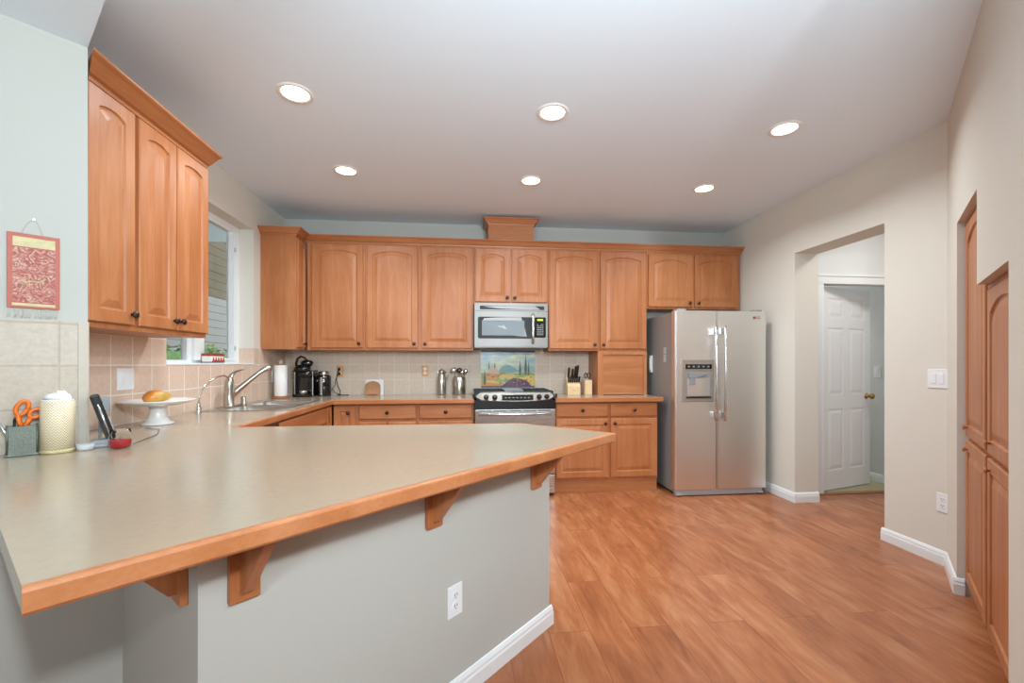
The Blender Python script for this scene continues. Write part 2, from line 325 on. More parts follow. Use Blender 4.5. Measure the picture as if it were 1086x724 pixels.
# hall and the room beyond
g = G().box(XD, 3.84, 0, 3.405, 3.95, ZT).box(4.205, 3.84, 0, 4.7, 3.95, ZT).box(3.405, 3.84, 2.02, 4.205, 3.95, ZT)
struct('wall_hall_back', g, 'hall_paint')
struct('wall_hall_end', G().box(4.6, 2.1, 0, 4.7, 3.84, ZT), 'hall_paint')
struct('wall_hall_front', G().box(XD, 2.1, 0, 4.6, 2.2, ZT), 'hall_paint')
struct('wall_bedroom_right', G().box(4.33, 3.95, 0, 4.45, 5.7, ZT), 'hall_paint')
struct('wall_bedroom_back', G().box(2.9, 5.5, 0, 4.33, 5.6, ZT), 'hall_paint')
struct('wall_bedroom_left', G().box(2.9, 4.84, 0, 3.0, 5.5, ZT), 'hall_paint')

# baseboards: profile swept along a floor line, room side on the left of a->b turned by sgn
def baseboard(name, a, b_, sgn=1, h=.088, t=.015, inset=.0005):
    a = Vector(a); b_ = Vector(b_); d = (b_-a).normalized(); n = Vector((-d.y, d.x))*sgn
    prof = [(0, 0), (t, 0), (t, h*.62), (t*.8, h*.7), (t*.75, h*.82), (t*.35, h*.97), (0, h)]
    g = G(); la = [g.b.verts.new((a.x+n.x*(p+inset), a.y+n.y*(p+inset), z)) for p, z in prof]; lb = [g.b.verts.new((b_.x+n.x*(p+inset), b_.y+n.y*(p+inset), z)) for p, z in prof]
    k = len(prof)
    for i in range(k): g._f([la[i], la[(i+1) % k], lb[(i+1) % k], lb[i]])
    g._f(la); g._f(lb[::-1]); return struct(name, g, 'white_paint')
d45 = .7071
baseboard('baseboard_knee', (-.603, 1.058), (.412, 2.073), -1)
baseboard('baseboard_knee_end', (.401, 2.062), (.33, 2.133), -1)
baseboard('baseboard_right_back', (XR, YB), (XR, OY1-.015), -1)
baseboard('baseboard_right_jamb', (XR-.015, OY1), (XD, OY1), -1)
baseboard('baseboard_right_front', (XR, OY0+.015), (XR, 2.375), -1)
baseboard('baseboard_pantry', pd(.0, 0), pd(S0, 0), -1)
baseboard('baseboard_pantry_jamb', pd(S0, -.015), pd(S0, .03), -1)
baseboard('baseboard_bedroom', (4.33, 5.5), (4.33, 3.96), -1)
# door casing in the hall
g = G().box(3.345, 3.822, 0, 3.408, 3.842, 2.015).box(3.345, 3.82, 2.015, 4.27, 3.842, 2.085).box(3.345, 3.812, 2.085, 4.27, 3.842, 2.107).box(4.205, 3.822, 0, 4.268, 3.842, 2.015)
g.box(3.405, 3.842, 0, 3.42, 3.95, 2.02)
struct('trim_1', g, 'white_paint')
struct('trim_2', G().box(3.2, 3.80, .0, 4.6, 3.86, .008), 'oak_floor_sill')

# window: frame, stiles, panes
g = G()
xf0, xf1 = XL-.12, XL-.165
za, zb = WZ0+.035, WZ1-.06
g.box(xf0, WY0, WZ0, xf1, WY1, za).box(xf0, WY0, zb, xf1, WY1, WZ1)
for ya, yb, dx in ((WY0, WY0+.03, 0), (3.33, 3.38, 0), (3.38, 3.45, .022), (3.45, 3.53, .003), (WY1-.115, WY1-.085, .012), (WY1-.085, WY1, 0)): g.box(xf0+dx, ya, za, xf1, yb, zb)
g.box(xf0+.012, 3.53, za, xf1, WY1-.115, za+.02)
wf = struct('window_1', g, 'vinyl')
obj('pane', G().box(XL-.15, WY0+.031, za+.001, XL-.154, 3.329, zb-.001).box(XL-.15, 3.531, za+.021, XL-.154, WY1-.116, zb-.001), 'glass', wf)
obj('sash_latch', G().box(XL-.1075, 3.942, 1.36, XL-.098, 3.952, 1.395).box(XL-.1075, 3.942, 2.20, XL-.098, 3.952, 2.235), 'light_grey', wf)
struct('window_sill_1', G().box(XL-.12, WY0+.001, WZ0, XL+.012, WY1-.001, WZ0+.012, .003), 'vinyl')

# outside the window
struct('ground_outside', G().box(-14, -2, -.3, XL-.17, 20, -.2), 'grass')
nb = thing('neighbour_house', 'grey sided house standing outside behind the hedge, seen through the kitchen window', 'house', (-6.6, 11, -.2))
g = G()
for i in range(16): g.box(-.1, -7, i*.2, .03, 7, i*.2+.19)
obj('siding', g, 'siding', nb)
g = G()
for i in range(18): g.box(-.1, -7, 3.2+i*.22, .04, 7, 3.2+i*.22+.21)
obj('upper_shingles', g, 'roofing', nb)
g = G().prism([(.45, 7.15), (.45, 7.25), (-3.0, 9.0), (-3.0, 8.8)], -7.3, 7.3, 'y'); obj('roof', g, 'roofing', nb)
def bush(name, label, loc, sx, sy, sz, mat, n=500, ls=.05, cat='hedge'):
    g = G(); rr = random.Random(hash(label) % 1000 if False else len(label))
    for i in range(n):
        p = Vector((rr.uniform(-1, 1), rr.uniform(-1, 1), rr.uniform(0, 1)))
        p = Vector((p.x*sx, p.y*sy, p.z*sz)); a = rr.uniform(0, 6.28); tl = rr.uniform(-.8, .8)
        u = Vector((math.cos(a), math.sin(a), tl)).normalized()*ls; v = u.cross(Vector((rr.uniform(-1, 1), rr.uniform(-1, 1), 1))).normalized()*ls*.5
        g._f([g.b.verts.new(p-u), g.b.verts.new(p+v), g.b.verts.new(p+u), g.b.verts.new(p-v)])
    g.box(-sx*.9, -sy*.95, 0, sx*.9, sy*.95, sz*.93)
    o = obj(name, g, mat, loc=loc); tag(o, label, cat); return o
bush('hedge', 'dark green leafy hedge growing outside the left window pane', (-5.6, 8.2, -.2), .35, 2.2, 1.8, 'foliage', 2600, .06)
bush('garden_shrub', 'pale green low shrub outside the right window pane', (-3.2, 6.45, -.2), .3, .7, 1.62, 'foliage_light', 900, .045, 'shrub')

# ------------------------------------------------------------------ tile backsplashes
def bs(name, g, mat, label): return tag(obj(name, g, mat), label, 'backsplash')
g = G().box(XL+.008, YB-.008, CT, .168, YB-.0005, 1.40).box(.755, YB-.008, CT, 1.36, YB-.0005, 1.40).box(.168, YB-.008, .90, .755, YB-.0005, .99).box(.168, YB-.008, 1.389, .755, YB-.0005, 1.42)
bs('tile_backsplash', g, 'tile_back', 'beige square tile backsplash on the long wall behind the range')
g = G().box(XL+.0005, 1.92, CT, XL+.008, WY0, 1.41).box(XL+.0005, WY0, CT, XL+.008, WY1, WZ0-.001).box(XL+.0005, WY1, CT, XL+.008, YB, 1.384).box(XL-.12, WY1-.008, WZ0+.012, XL+.008, WY1-.0005, 1.384)
bs('tile_backsplash', g, 'tile_left_lit', 'beige square tile backsplash, warm bounce painted in, behind the sink and below the window')
a = E1; n_ = Vector((-SD.y, SD.x)); n_ = n_ if n_.y < 0 else -n_
def sp2(s, d): q = E1+SD*s+n_*d; return (q.x, q.y)
st = thing('tile_backsplash', 'pale cream tile panel with rounded edge on the near left wall beside the pencil cup', 'backsplash', (0, 0, 0))
obj('tile_field', G().prism([sp2(.028, .0005), sp2(.028, .009), sp2(2.6, .009), sp2(2.6, .0005)], CT, 1.411), 'tile_stub', st)
obj('bullnose_edge', G().prism([sp2(-.004, .0005), sp2(-.003, .007), sp2(.003, .009), sp2(.027, .0095), sp2(.027, .0005)], CT, 1.413), 'bullnose', st)

# ------------------------------------------------------------------ cabinets
def door_geo(x0, x1, z0, z1, arch=.0, rail=.055, t=.02, n=12):
    """raised panel door in the xz plane, face towards -y, back at y=0"""
    cx = (x0+x1)/2; g = G()
    def shape(ins, y, ar, full=False):
        a0, a1, b0, b1 = x0+ins, x1-ins, z0+ins, z1-ins; pts = [(a0, y, b0), (a1, y, b0)]
        for i in range(n+1):
            q = 1-2*i/n; x = (a0+a1)/2+q*(a1-a0)/2
            if full: z = b1
            else:
                z = b1-ar*(1-math.sqrt(max(0, 1-(abs(q)*.62)**2)))/(1-math.sqrt(1-.62**2))
            pts.append((x, y, z))
        return pts
    L_ = [shape(0, 0, 0, True), shape(0, -t+.004, 0, True), shape(.004, -t, 0, True), shape(rail, -t, arch), shape(rail+.005, -t+.008, arch), shape(rail+.012, -t+.009, arch),
          shape(rail+.040, -t+.002, arch), shape(rail+.043, -t+.001, arch)]
    g.loops(L_); return g
def knob(parent, x, z, y=-.02, mat='bronze'):
    g = G(); g.lathe([(.007, 0), (.006, .008), (.007, .011), (.0155, .014), (.0172, .019), (.014, .024), (.004, .027)], n=16)
    if mat != 'bronze': g.xf(Matrix.Scale(.75, 4))
    g.xf(Matrix.Rotation(PI/2, 4, 'X')); g.xf(Matrix.Translation((x, y, z)))
    return obj('knob', g, mat, parent)
def add_door(root, x0, x1, z0, z1, arch=.045, kx=None, kz=None, name='door', rail=.055, mat='maple', kmat='bronze'):
    d = obj(name, door_geo(x0, x1, z0, z1, arch, rail), mat, root)
    if kx is not None: knob(d, kx, kz, mat=kmat)
    return d
def add_drawer(root, x0, x1, z0, z1, k=True):
    g = G(); L_ = []
    for ins, y in ((0, 0), (0, -.012), (.006, -.018), (.012, -.02)):
        L_.append([(x0+ins, y, z0+ins), (x1-ins, y, z0+ins), (x1-ins, y, z1-ins), (x0+ins, y, z1-ins)])
    g.loops(L_); d = obj('drawer', g, 'maple_x', root)
    if k: knob(d, (x0+x1)/2, (z0+z1)/2)
    return d
R90 = PI/2
def cab(name, label, loc, rz, w, z0, z1, depth, group=None):
    root = thing(name, label, 'cabinet', loc, rz, group)
    obj('carcass', G().box(.0005, 0, z0, w-.0005, depth, z1, .001), 'maple', root)
    return root
YF = 4.395; UD = YB-YF-.001
Z0u, Z1u = 1.38, 2.44
# left run over the sink end: face looks towards +x ; local x runs along +y
lc = cab('wall_cabinet', 'maple wall cabinet with one arched door, nearest on the left wall', (-1.53, 1.922, 0), R90, .272, 1.40, 2.43, .318)
add_door(lc, .004, .258, 1.425, 2.395, .018, .235, 1.472)
lc = cab('wall_cabinet', 'maple wall cabinet with two narrow arched doors beside the window', (-1.53, 2.194, 0), R90, .568, 1.40, 2.43, .318)
add_door(lc, .012, .276, 1.425, 2.395, .018, .253, 1.472); add_door(lc, .284, .560, 1.425, 2.395, .018, .307, 1.472)
# corner cabinet on the left wall
cc = cab('wall_cabinet', 'tall maple corner wall cabinet right of the window with a plain side panel', (-1.54, 4.174, 0), R90, .220, Z0u, Z1u, .308)
add_door(cc, .012, .196, 1.40, 2.40, .02, .150, 1.435, rail=.045)
uppers = [
 ('maple wall cabinet with one arched door above the coffee maker', -1.519, .546, Z0u, [(.045, .528, 1.402, 2.405, .036, .490)]),
 ('maple wall cabinet with two tall arched doors left of the microwave', -.972, 1.056, Z0u, [(.017, .505, 1.402, 2.405, .036, .470), (.541, 1.043, 1.402, 2.405, .036, .577)]),
 ('short maple cabinet with two arched doors above the microwave', .085, .760, 1.852, [(.014, .365, 1.87, 2.405, .035, .335), (.383, .745, 1.87, 2.405, .035, .412)]),
 ('maple wall cabinet with two tall arched doors above the knife blocks', .846, 1.046, Z0u, [(.010, .513, 1.402, 2.405, .036, .480), (.543, 1.036, 1.402, 2.405, .036, .573)]),
 ('short wide maple cabinet with two arched doors above the refrigerator', 1.893, 1.04, 1.825, [(.013, .498, 1.845, 2.395, .04, .462), (.522, 1.005, 1.845, 2.395, .04, .558)]),
]
for lab, x, w_, z0, ds in uppers:
    u = cab('wall_cabinet', lab, (x, YF, 0), 0, w_, z0, Z1u, UD)
    for a0, a1, b0, b1, ar, kx in ds: add_door(u, a0, a1, b0, b1, ar, kx, b0+.042)
# crown mouldings: profile swept along a path; out = side of the path the moulding leans to
CP = [(0, -.062), (.006, -.062), (.008, -.048), (.018, -.044), (.030, -.030), (.046, -.012), (.056, -.008), (.060, -.004), (.060, .004), (0, .004)]
def sweep(path, prof, z, mat, name='moulding', closed=False, sgn=1, cut=None):
    g = G(); P = [Vector(p) for p in path]; n = len(P); rings = []
    for i, p in enumerate(P):
        ds = []
        if i > 0 or closed: ds.append((P[i]-P[i-1]).normalized())
        if i < n-1 or closed: ds.append((P[(i+1) % n]-P[i]).normalized())
        ns = [Vector((d.y, -d.x))*sgn for d in ds]
        m_ = ns[0] if len(ns) == 1 else (ns[0]+ns[1])/(1+ns[0].dot(ns[1]))
        rings.append([g.b.verts.new((p.x+m_.x*a_, p.y+m_.y*a_, z+h_)) for a_, h_ in prof])
    if cut is not None:
        for v in rings[0]: v.co.y = cut-v.co.x
    k = len(prof)
    rng = range(n if closed else n-1)
    for j in rng:
        A_, B_ = rings[j], rings[(j+1) % n]
        for i in range(k): g._f([A_[i], A_[(i+1) % k], B_[(i+1) % k], B_[i]])
    if not closed: g._f(rings[0]); g._f(rings[-1][::-1])
    return g
g = sweep([(-1.529, 1.925), (-1.529, 2.7625)], [(a_*1.55, h_*1.15) for a_, h_ in CP], 2.475, 'maple_x', cut=.42)
tag(obj('crown_molding', g, 'maple_y'), 'maple crown molding on top of the left wall cabinets by the window', 'molding')
g = sweep([(XL+.002, 4.1735), (-1.539, 4.1735), (-1.539, 4.394), (2.9335, 4.394), (2.9335, YB-.002)], [(a_*1.0, h_) for a_, h_ in CP], 2.482, 'maple_x')
tag(obj('crown_molding', g, 'maple_x'), 'long maple crown molding along the top of the back wall cabinets', 'molding')
ch = thing('chimney_box', 'small maple vent box with molded cap on top of the cabinets above the microwave', 'vent box', (.463, 4.56, 2.44))
obj('body', G().box(-.232, -.16, .001, .232, .155, .24), 'maple_x', ch)
obj('cap_molding', sweep([(-.232, .155), (-.232, -.16), (.232, -.16), (.232, .155)], [(a_*.8, h_) for a_, h_ in CP], .275, '', sgn=1), 'maple_x', ch)
# light rail below the uppers
# appliance garage
ag = thing('appliance_garage', 'maple appliance garage with a closed slatted roll door standing on the right counter', 'cabinet', (1.362, YF-.012, CT))
g = G().box(0, 0, .0005, .058, .05, .4565).box(.49, 0, .0005, .528, .05, .4565).box(.058, 0, .42, .49, .05, .4565).box(0, .05, .0005, .018, .33, .4565).box(.51, .05, .0005, .528, .33, .4565)
obj('frame', g, 'maple', ag)
g = G()
for i in range(15): g.box(.058, .012+.004*0, .004+i*.0277, .49, .03, .004+(i+1)*.0277-.0004, .0015)
g.box(.058, .008, .004, .49, .03, .024, .003)
obj('roll_door', g, 'maple_x', ag)

# base cabinets
def base(name, label, loc, rz, w_, depth, plinth=.0):
    root = cab(name, label, loc, rz, w_, .13, .881, depth)
    obj('plinth', G().box(.0, .02, .0005, w_, depth, .13), 'maple_x', root); return root
bb = base('base_cabinet', 'maple corner base cabinet with a narrow raised panel door left of the drawers', (-1.19, 4.11, 0), 0, .205, .6)
add_door(bb, .004, .195, .148, .862, 0, .135, .80, rail=.045)
bb = base('base_cabinet', 'maple base cabinet with a wide drawer, left one of the pair beside the range', (-.985, 4.11, 0), 0, .545, .6)
add_drawer(bb, .02, .530, .738, .866); add_door(bb, .02, .272, .148, .712, 0, .24, .67); add_door(bb, .278, .530, .148, .712, 0, .31, .67)
bb = base('base_cabinet', 'maple base cabinet with one drawer touching the left side of the range', (-.44, 4.11, 0), 0, .52, .6)
add_drawer(bb, .014, .505, .738, .866); add_door(bb, .014, .256, .148, .712, 0, .225, .67); add_door(bb, .262, .505, .148, .712, 0, .295, .67)
bb = base('base_cabinet', 'maple base cabinet with two drawers and two raised panel doors between range and refrigerator', (.852, 4.11, 0), 0, 1.028, .6)
add_drawer(bb, .010, .526, .735, .866); add_drawer(bb, .548, 1.018, .735, .866)
add_door(bb, .010, .526, .150, .716, 0, .492, .672); add_door(bb, .548, 1.018, .150, .716, 0, .585, .672)
# left run below the sink (faces +x)
bb = base('base_cabinet', 'maple sink base cabinet with plain orange panels below the sink counter', (-1.215, 2.96, 0), R90, 1.145, .62)
add_door(bb, .02, .50, .148, .712, 0, .46, .67); add_door(bb, .506, .985, .148, .712, 0, .55, .67); add_drawer(bb, .02, .985, .735, .866, False)
add_door(bb, 1.0, 1.12, .148, .866, 0, None, None, rail=.03)
dw = thing('dishwasher', 'dishwasher with dark control strip under the counter beside the sink cabinet', 'dishwasher', (-1.215, 2.40, 0), R90)
obj('body', G().box(.002, .0, .1, .556, .6, .875), 'steel', dw); obj('door', G().box(.004, -.022, .1, .554, -.001, .78, .004), 'steel', dw)
cp = obj('control_panel', G().box(.004, -.022, .785, .554, -.001, .872, .004), 'black_gloss', dw); obj('handle', G().tube([(.05, -.05, .76), (.5, -.05, .76)], .01), 'steel_x', dw)
obj('toe_panel', G().box(.004, .03, .0005, .554, .1, .1), 'black_plastic', dw)
# carcass under the peninsula (kitchen side, away from the viewer)
pc = thing('base_cabinet', 'maple peninsula base cabinet hidden behind the white knee wall', 'cabinet', (0, 0, 0))
obj('carcass', G().prism([(.315, 2.150), (-.60, 1.225), (-1.05, 1.68), (-1.15, 2.12), (-1.15, 2.31), (.16, 2.31)], .001, .880), 'maple', pc)

# pantry: two stacks seen edge-on on the right
pz = [(S0+.004, .587, 2.009, 'tall maple pantry cabinet built into the wall beside the light switch', .06), (S0+.595, .606, 1.588, 'shorter maple pantry cabinet built into the right wall, nearer the camera', .06)]
for s0, w_, top, lab, _ in pz:
    q = P0+PD*s0-PN*.05
    pr = thing('pantry_cabinet', lab, 'cabinet', (q.x, q.y, 0), PR)
    # local x along PD, local -y should face the room
    obj('carcass', G().box(0, 0, .085, w_, .5, top), 'maple', pr); obj('toe_kick', G().box(0, .05, .0005, w_, .5, .085), 'maple_x', pr)
    add_door(pr, .022, w_-.022, .095, .845, 0, .09, .80, kmat='maple'); add_door(pr, .022, w_-.022, .868, top-.02, .05, .09, .915, kmat='maple')
    obj('head_rail', G().box(.0, -.014, top-.016, w_, -.0005, top), 'maple_x', pr)

# ------------------------------------------------------------------ countertops
def slab(poly, hole, z0, z1):
    b = bmesh.new(); es = []; vs_all = []
    for lp in [poly]+([hole] if hole else []):
        vs = [b.verts.new((x, y, z1)) for x, y in lp]; vs_all.append(vs)
        for i in range(len(vs)): es.append(b.edges.new((vs[i], vs[(i+1) % len(vs)])))
    bmesh.ops.triangle_fill(b, use_beauty=True, use_dissolve=False, edges=es)
    fs = b.faces[:]; r = bmesh.ops.extrude_face_region(b, geom=fs)
    bmesh.ops.translate(b, verts=[v for v in r['geom'] if isinstance(v, bmesh.types.BMVert)], vec=(0, 0, z0-z1))
    g = G(); g.b.free(); g.b = b; return g
A_ = (-.652, .717); T_ = (.680, 1.990); B_ = (.300, 2.365)
LD = Vector((-.24, .227)).normalized(); Av = Vector(A_)
# left end runs from A to the near-left wall
den = LD.x*SD.y-LD.y*SD.x; dq = E1-Av; sl = (dq.x*SD.y-dq.y*SD.x)/den; LW = Av+LD*sl+n_*.012
EW = E1+n_*.011
poly = [A_, T_, B_, (-1.195, 2.375), (-1.195, 4.065), (.080, 4.065), (.080, YB-.0095), (XL+.0095, YB-.0095), (XL+.0095, 1.945), (-1.50, 1.930), (EW.x+.006, EW.y+.006), (LW.x, LW.y)]
SX0, SX1, SY0, SY1 = -1.72, -1.275, 3.20, 3.95
ct = thing('countertop', 'large beige laminate countertop with maple edge forming the peninsula and sink counter', 'countertop', (0, 0, 0))
obj('laminate_top', slab(poly, [(SX0, SY0), (SX1, SY0), (SX1, SY1), (SX0, SY1)], .882, CT), 'counter', ct)
EP = [(.0003, -.042), (.012, -.042), (.0165, -.036), (.018, -.006), (.0165, -.0015), (.013, .0004), (.0003, .0004)]
g = sweep([A_, T_, B_, (-1.195, 2.375), (-1.195, 4.065), (.080, 4.065)], EP, CT, '', sgn=1)
obj('wood_edge', g, 'maple_x', ct)
rc = thing('countertop', 'short beige laminate countertop with maple edge between range and refrigerator', 'countertop', (0, 0, 0))
obj('laminate_top', G().box(.850, 4.065, .882, 1.895, YB-.0095, CT), 'counter', rc)
obj('wood_edge', sweep([(.850, 4.065), (1.895, 4.065), (1.895, 4.6)], EP, CT, ''), 'maple_x', rc)

# ------------------------------------------------------------------ corbels under the peninsula
def corbel(x, y, rz, label):
    root = thing('corbel', label, 'bracket', (x, y, .8805), rz, 'wooden corbels under the peninsula overhang')
    # local: wall plane y=0, projects to -y
    obj('back_plate', G().box(-.034, -.018, -.20, .034, -.0005, -.001, .002), 'maple', root)
    obj('top_plate', G().box(-.034, -.165, -.020, .034, -.018, -.001, .002), 'maple_y', root)
    obj('brace', G().prism([(-.018, -.020), (-.160, -.020), (-.152, -.034), (-.034, -.175), (-.018, -.175)], -.0125, .0125, 'x'), 'maple', root)
    return root
kq = lambda t_: (-.603+t_*d45, 1.058+t_*d45)
# positions along the knee wall
for tx, lab in ((.092, 'maple corbel on the knee wall, second from the left corner'), (.69, 'maple corbel in the middle of the knee wall above the outlet'), (1.30, 'maple corbel nearest the right tip of the peninsula')):
    corbel(kq(tx)[0], kq(tx)[1], PI/4, lab)
wd = Vector((-1.149+.603, 1.601-1.058)).normalized(); q = Vector((-.603, 1.058))+wd*.10
corbel(q.x, q.y, math.atan2(wd.y, wd.x)+PI, 'maple corbel on the shaded short wall at the left corner')

# ------------------------------------------------------------------ range
rg = thing('gas_range', 'stainless gas range with black cooktop between the base cabinets', 'stove', (.465, 4.05, 0))
obj('body', G().box(-.379, .02, .02, .379, .64, .90), 'black_plastic', rg)
obj('drawer_panel', G().box(-.377, -.012, .03, .377, .02, .20, .006), 'steel_x', rg)
dr = obj('oven_door', G().box(-.378, -.014, .21, .378, .02, .822, .006), 'steel_x', rg)
obj('door_window', G().box(-.25, -.017, .33, .25, -.013, .66, .001), 'black_gloss', dr)
g = G().tube([(-.33, -.02, .795), (-.33, -.055, .785), (-.15, -.063, .783), (0, -.066, .7825), (.15, -.063, .783), (.33, -.055, .785), (.33, -.02, .795)], .011, flat=.8)
obj('door_handle', g, 'handle_metal', dr)
g = G()
for i in range(5): g.box(-.345+i*.14, -.0155, .806, -.225+i*.14, -.013, .814)
obj('door_vent', g, 'black_plastic', dr)
def arcbar(w0, y0, bow, z0, z1, back, n=16):
    pts = [(-w0+2*w0*i/n, y0-bow*(1-((i/n)*2-1)**2)) for i in range(n+1)]
    return pts+[(w0, back), (-w0, back)]
obj('front_apron', G().prism(arcbar(.383, -.008, .018, 0, 0, .05), .826, .905), 'black_plastic', rg)
# slanted control panel
def panelshape(w0, top, z0, z1, ins, y, tilt, n=10):
    pts = []
    prof = [(-w0+ins, z0+.035+ins*.2), (-w0+.05+ins*.6, z0+.008+ins), (-w0*.5, z0-.004+ins), (0, z0-.008+ins), (w0*.5, z0-.004+ins), (w0-.05-ins*.6, z0+.008+ins), (w0-ins, z0+.035+ins*.2), (w0-.012-ins, z1-.02), (w0-.045-ins*.6, z1-ins), (-w0+.045+ins*.6, z1-ins), (-w0+.012+ins, z1-.02)]
    return [(x, y+(z-z0)*tilt-.014*(1-(x/w0)**2), z) for x, z in prof]
TL = .45
g = G().loops([panelshape(.383, 0, .895, .985, 0, .04, 0.2), panelshape(.383, 0, .895, .985, 0, -.008, TL), panelshape(.383, 0, .895, .985, .012, -.012, TL)]); obj('control_panel_rim', g, 'black_plastic', rg)
g = G().loops([panelshape(.37, 0, .903, .978, .0, .02, TL), panelshape(.37, 0, .903, .978, .0, -.014, TL), panelshape(.37, 0, .903, .978, .004, -.017, TL)])
pn = obj('control_panel', g, 'steel_panel', rg)
def onp(x, z): return -.017+(z-.903)*TL-.014*(1-(x/.37)**2)
for kx in (-.272, -.192, .225, .298):
    g = G().lathe([(.024, 0), (.024, .004), (.018, .006), (.017, .022), (.013, .024)], n=16); g.box(-.004, -.016, .02, .004, .016, .028)
    g.xf(Matrix.Rotation(PI/2-math.atan(TL), 4, 'X')); g.xf(Matrix.Translation((kx, onp(kx, .935), .938)))
    obj('burner_knob', g, 'black_plastic', pn)
g = G()
g.loops([[(-.125, onp(-.125, .915)-.001+.02, .915), (.168, onp(.168, .915)+.02, .915), (.168, onp(.168, .958)+.02, .958), (-.125, onp(-.125, .958)+.02, .958)],
         [(-.125, onp(0, .915)-.003, .915), (.168, onp(0, .915)-.003, .915), (.168, onp(0, .958)-.003, .958), (-.125, onp(0, .958)-.003, .958)]])
obj('display', g, 'black_gloss', pn)
g = G()
for i in range(7): g.box(-.10+i*.036, onp(0, .93)-.0045, .928, -.082+i*.036, onp(0, .93)-.002, .936)
obj('button_row', g, 'grey_plastic', pn)
obj('cooktop', G().box(-.382, .04, .905, .382, .655, .935, .004), 'black_gloss', rg)
obj('side_ear', G().box(-.398, -.010, .925, -.380, .012, .965, .004), 'black_plastic', rg); obj('side_ear', G().box(.380, -.010, .925, .398, .012, .965, .004), 'black_plastic', rg)
for gx in (-.255, 0, .255):
    g = G(); w0 = .118
    for x in (-w0, -w0/3, w0/3, w0): g.box(gx+x-.006, .08, .965, gx+x+.006, .60, .985)
    for y in (.08, .22, .34, .46, .588): g.box(gx-w0, y, .965, gx+w0, y+.012, .985)
    for x in (-w0, w0-.012):
        for y in (.08, .588): g.box(gx+x, y, .936, gx+x+.012, y+.012, .966)
    obj('grate', g, 'iron', rg)
for bx, by in ((-.255, .2), (-.255, .48), (.255, .2), (.255, .48), (0, .34)):
    obj('burner', G().lathe([(.05, 0), (.05, .012), (.038, .014), (.036, .022), (.01, .024)], bx, by, .935, 18), 'iron', rg)
obj('griddle_cover', G().box(-.09, .10, .985, .09, .42, .995, .004), 'grey_plastic', rg)

# ------------------------------------------------------------------ microwave
mw = thing('microwave', 'stainless over-the-range microwave with black glass door', 'microwave', (0, 4.315, 0))
def bow(x): return -.012*(1-((x-.456)/.37)**2)
obj('body', G().box(.09, .012, 1.405, .823, .40, 1.850, .003), 'steel_satin', mw)
def bowed(x0, x1, z0, z1, off, th=.012, n=14, r=.0):
    g = G(); fr = []
    L0 = []; L1 = []
    xs = [x0+(x1-x0)*i/n for i in range(n+1)]
    lo = [(x, bow(x)+off, z0) for x in xs]; hi = [(x, bow(x)+off, z1) for x in reversed(xs)]
    if r:
        lo = [(x0+r+(x1-x0-2*r)*i/n, 0, z0) for i in range(n+1)]; hi = [(x1-r-(x1-x0-2*r)*i/n, 0, z1) for i in range(n+1)]
        lo = lo+[(x1-r*.3, 0, z0+r*.3), (x1, 0, z0+r)]+[(x1, 0, z1-r), (x1-r*.3, 0, z1-r*.3)]; hi = hi+[(x0+r*.3, 0, z1-r*.3), (x0, 0, z1-r), (x0, 0, z0+r), (x0+r*.3, 0, z0+r*.3)]
        lp = [(x, bow(x)+off, z) for x, _, z in lo+hi]
    else: lp = lo+hi
    g.loops([[(x, y+th, z) for x, y, z in lp], lp]); return g
obj('front_frame', bowed(.090, .823, 1.415, 1.848, 0, .02), 'steel_satin', mw)
obj('vent_grille', bowed(.142, .788, 1.785, 1.822, -.002, .006, r=.008), 'iron', mw)
obj('seam', bowed(.090, .823, 1.770, 1.773, -.0008, .004), 'dark_gap', mw)
wd_ = obj('door', bowed(.124, .664, 1.497, 1.712, -.002, .006, r=.016), 'iron', mw)
obj('window', bowed(.163, .585, 1.528, 1.675, -.0035, .004, r=.005), 'mw_glass', wd_)
hb = bow(.667)
g = G().tube([(.670, hb-.002, 1.745), (.670, hb-.03, 1.735), (.670, hb-.036, 1.66), (.670, hb-.037, 1.6), (.670, hb-.036, 1.53), (.670, hb-.03, 1.46), (.670, hb-.002, 1.45)], .013, flat=.6)
obj('handle', g, 'handle_metal', mw)
kp = obj('keypad', bowed(.688, .804, 1.508, 1.712, -.002, .006, r=.012), 'black_gloss', mw)
obj('clock_display', bowed(.715, .775, 1.676, 1.694, -.0035, .003), 'green_lcd', kp)
g = G()
for r_ in range(7):
    for q_ in range(4):
        x = .714+q_*.018; z = 1.535+r_*.017
        if r_ > 5 and q_ in (1,): continue
        g.box(x, bow(x)-.0034, z, x+.010, bow(x)-.001, z+.006)
obj('buttons', g, 'light_grey', kp)
obj('badge', G().lathe([(.010, 0), (.010, .002)], n=18).xf(Matrix.Rotation(PI/2, 4, 'X')).xf(Matrix.Translation((.150, bow(.15)-.0005, 1.467))), 'grey_plastic', mw)

# ------------------------------------------------------------------ refrigerator
fr_ = thing('refrigerator', 'side by side stainless refrigerator with water dispenser beside the passage', 'refrigerator', (1.947, 3.88, 0))
obj('body', G().box(.018, .075, .03, .895, .68, 1.735, .004), 'fridge_side', fr_)
obj('base_grille', G().box(.02, .03, .006, .893, .075, .062, .004).box(.02, .01, .012, .075, .07, .03, .004).box(.838, .01, .012, .893, .07, .03, .004), 'light_grey', fr_)
def fdoor(x0, x1, n=10):
    g = G(); pts = [(x0, .068), (x0, .012), (x0+.006, .004)]
    for i in range(n+1):
        x = x0+.012+(x1-x0-.024)*i/n; pts.append((x, -.006*(1-((x-.458)/.458)**2)))
    pts += [(x1-.006, .004), (x1, .012), (x1, .068)]
    g.prism(pts, .068, 1.745); return g
fd = obj('freezer_door', fdoor(0, .413), 'steel', fr_); rd = obj('fridge_door', fdoor(.419, .916), 'steel', fr_)
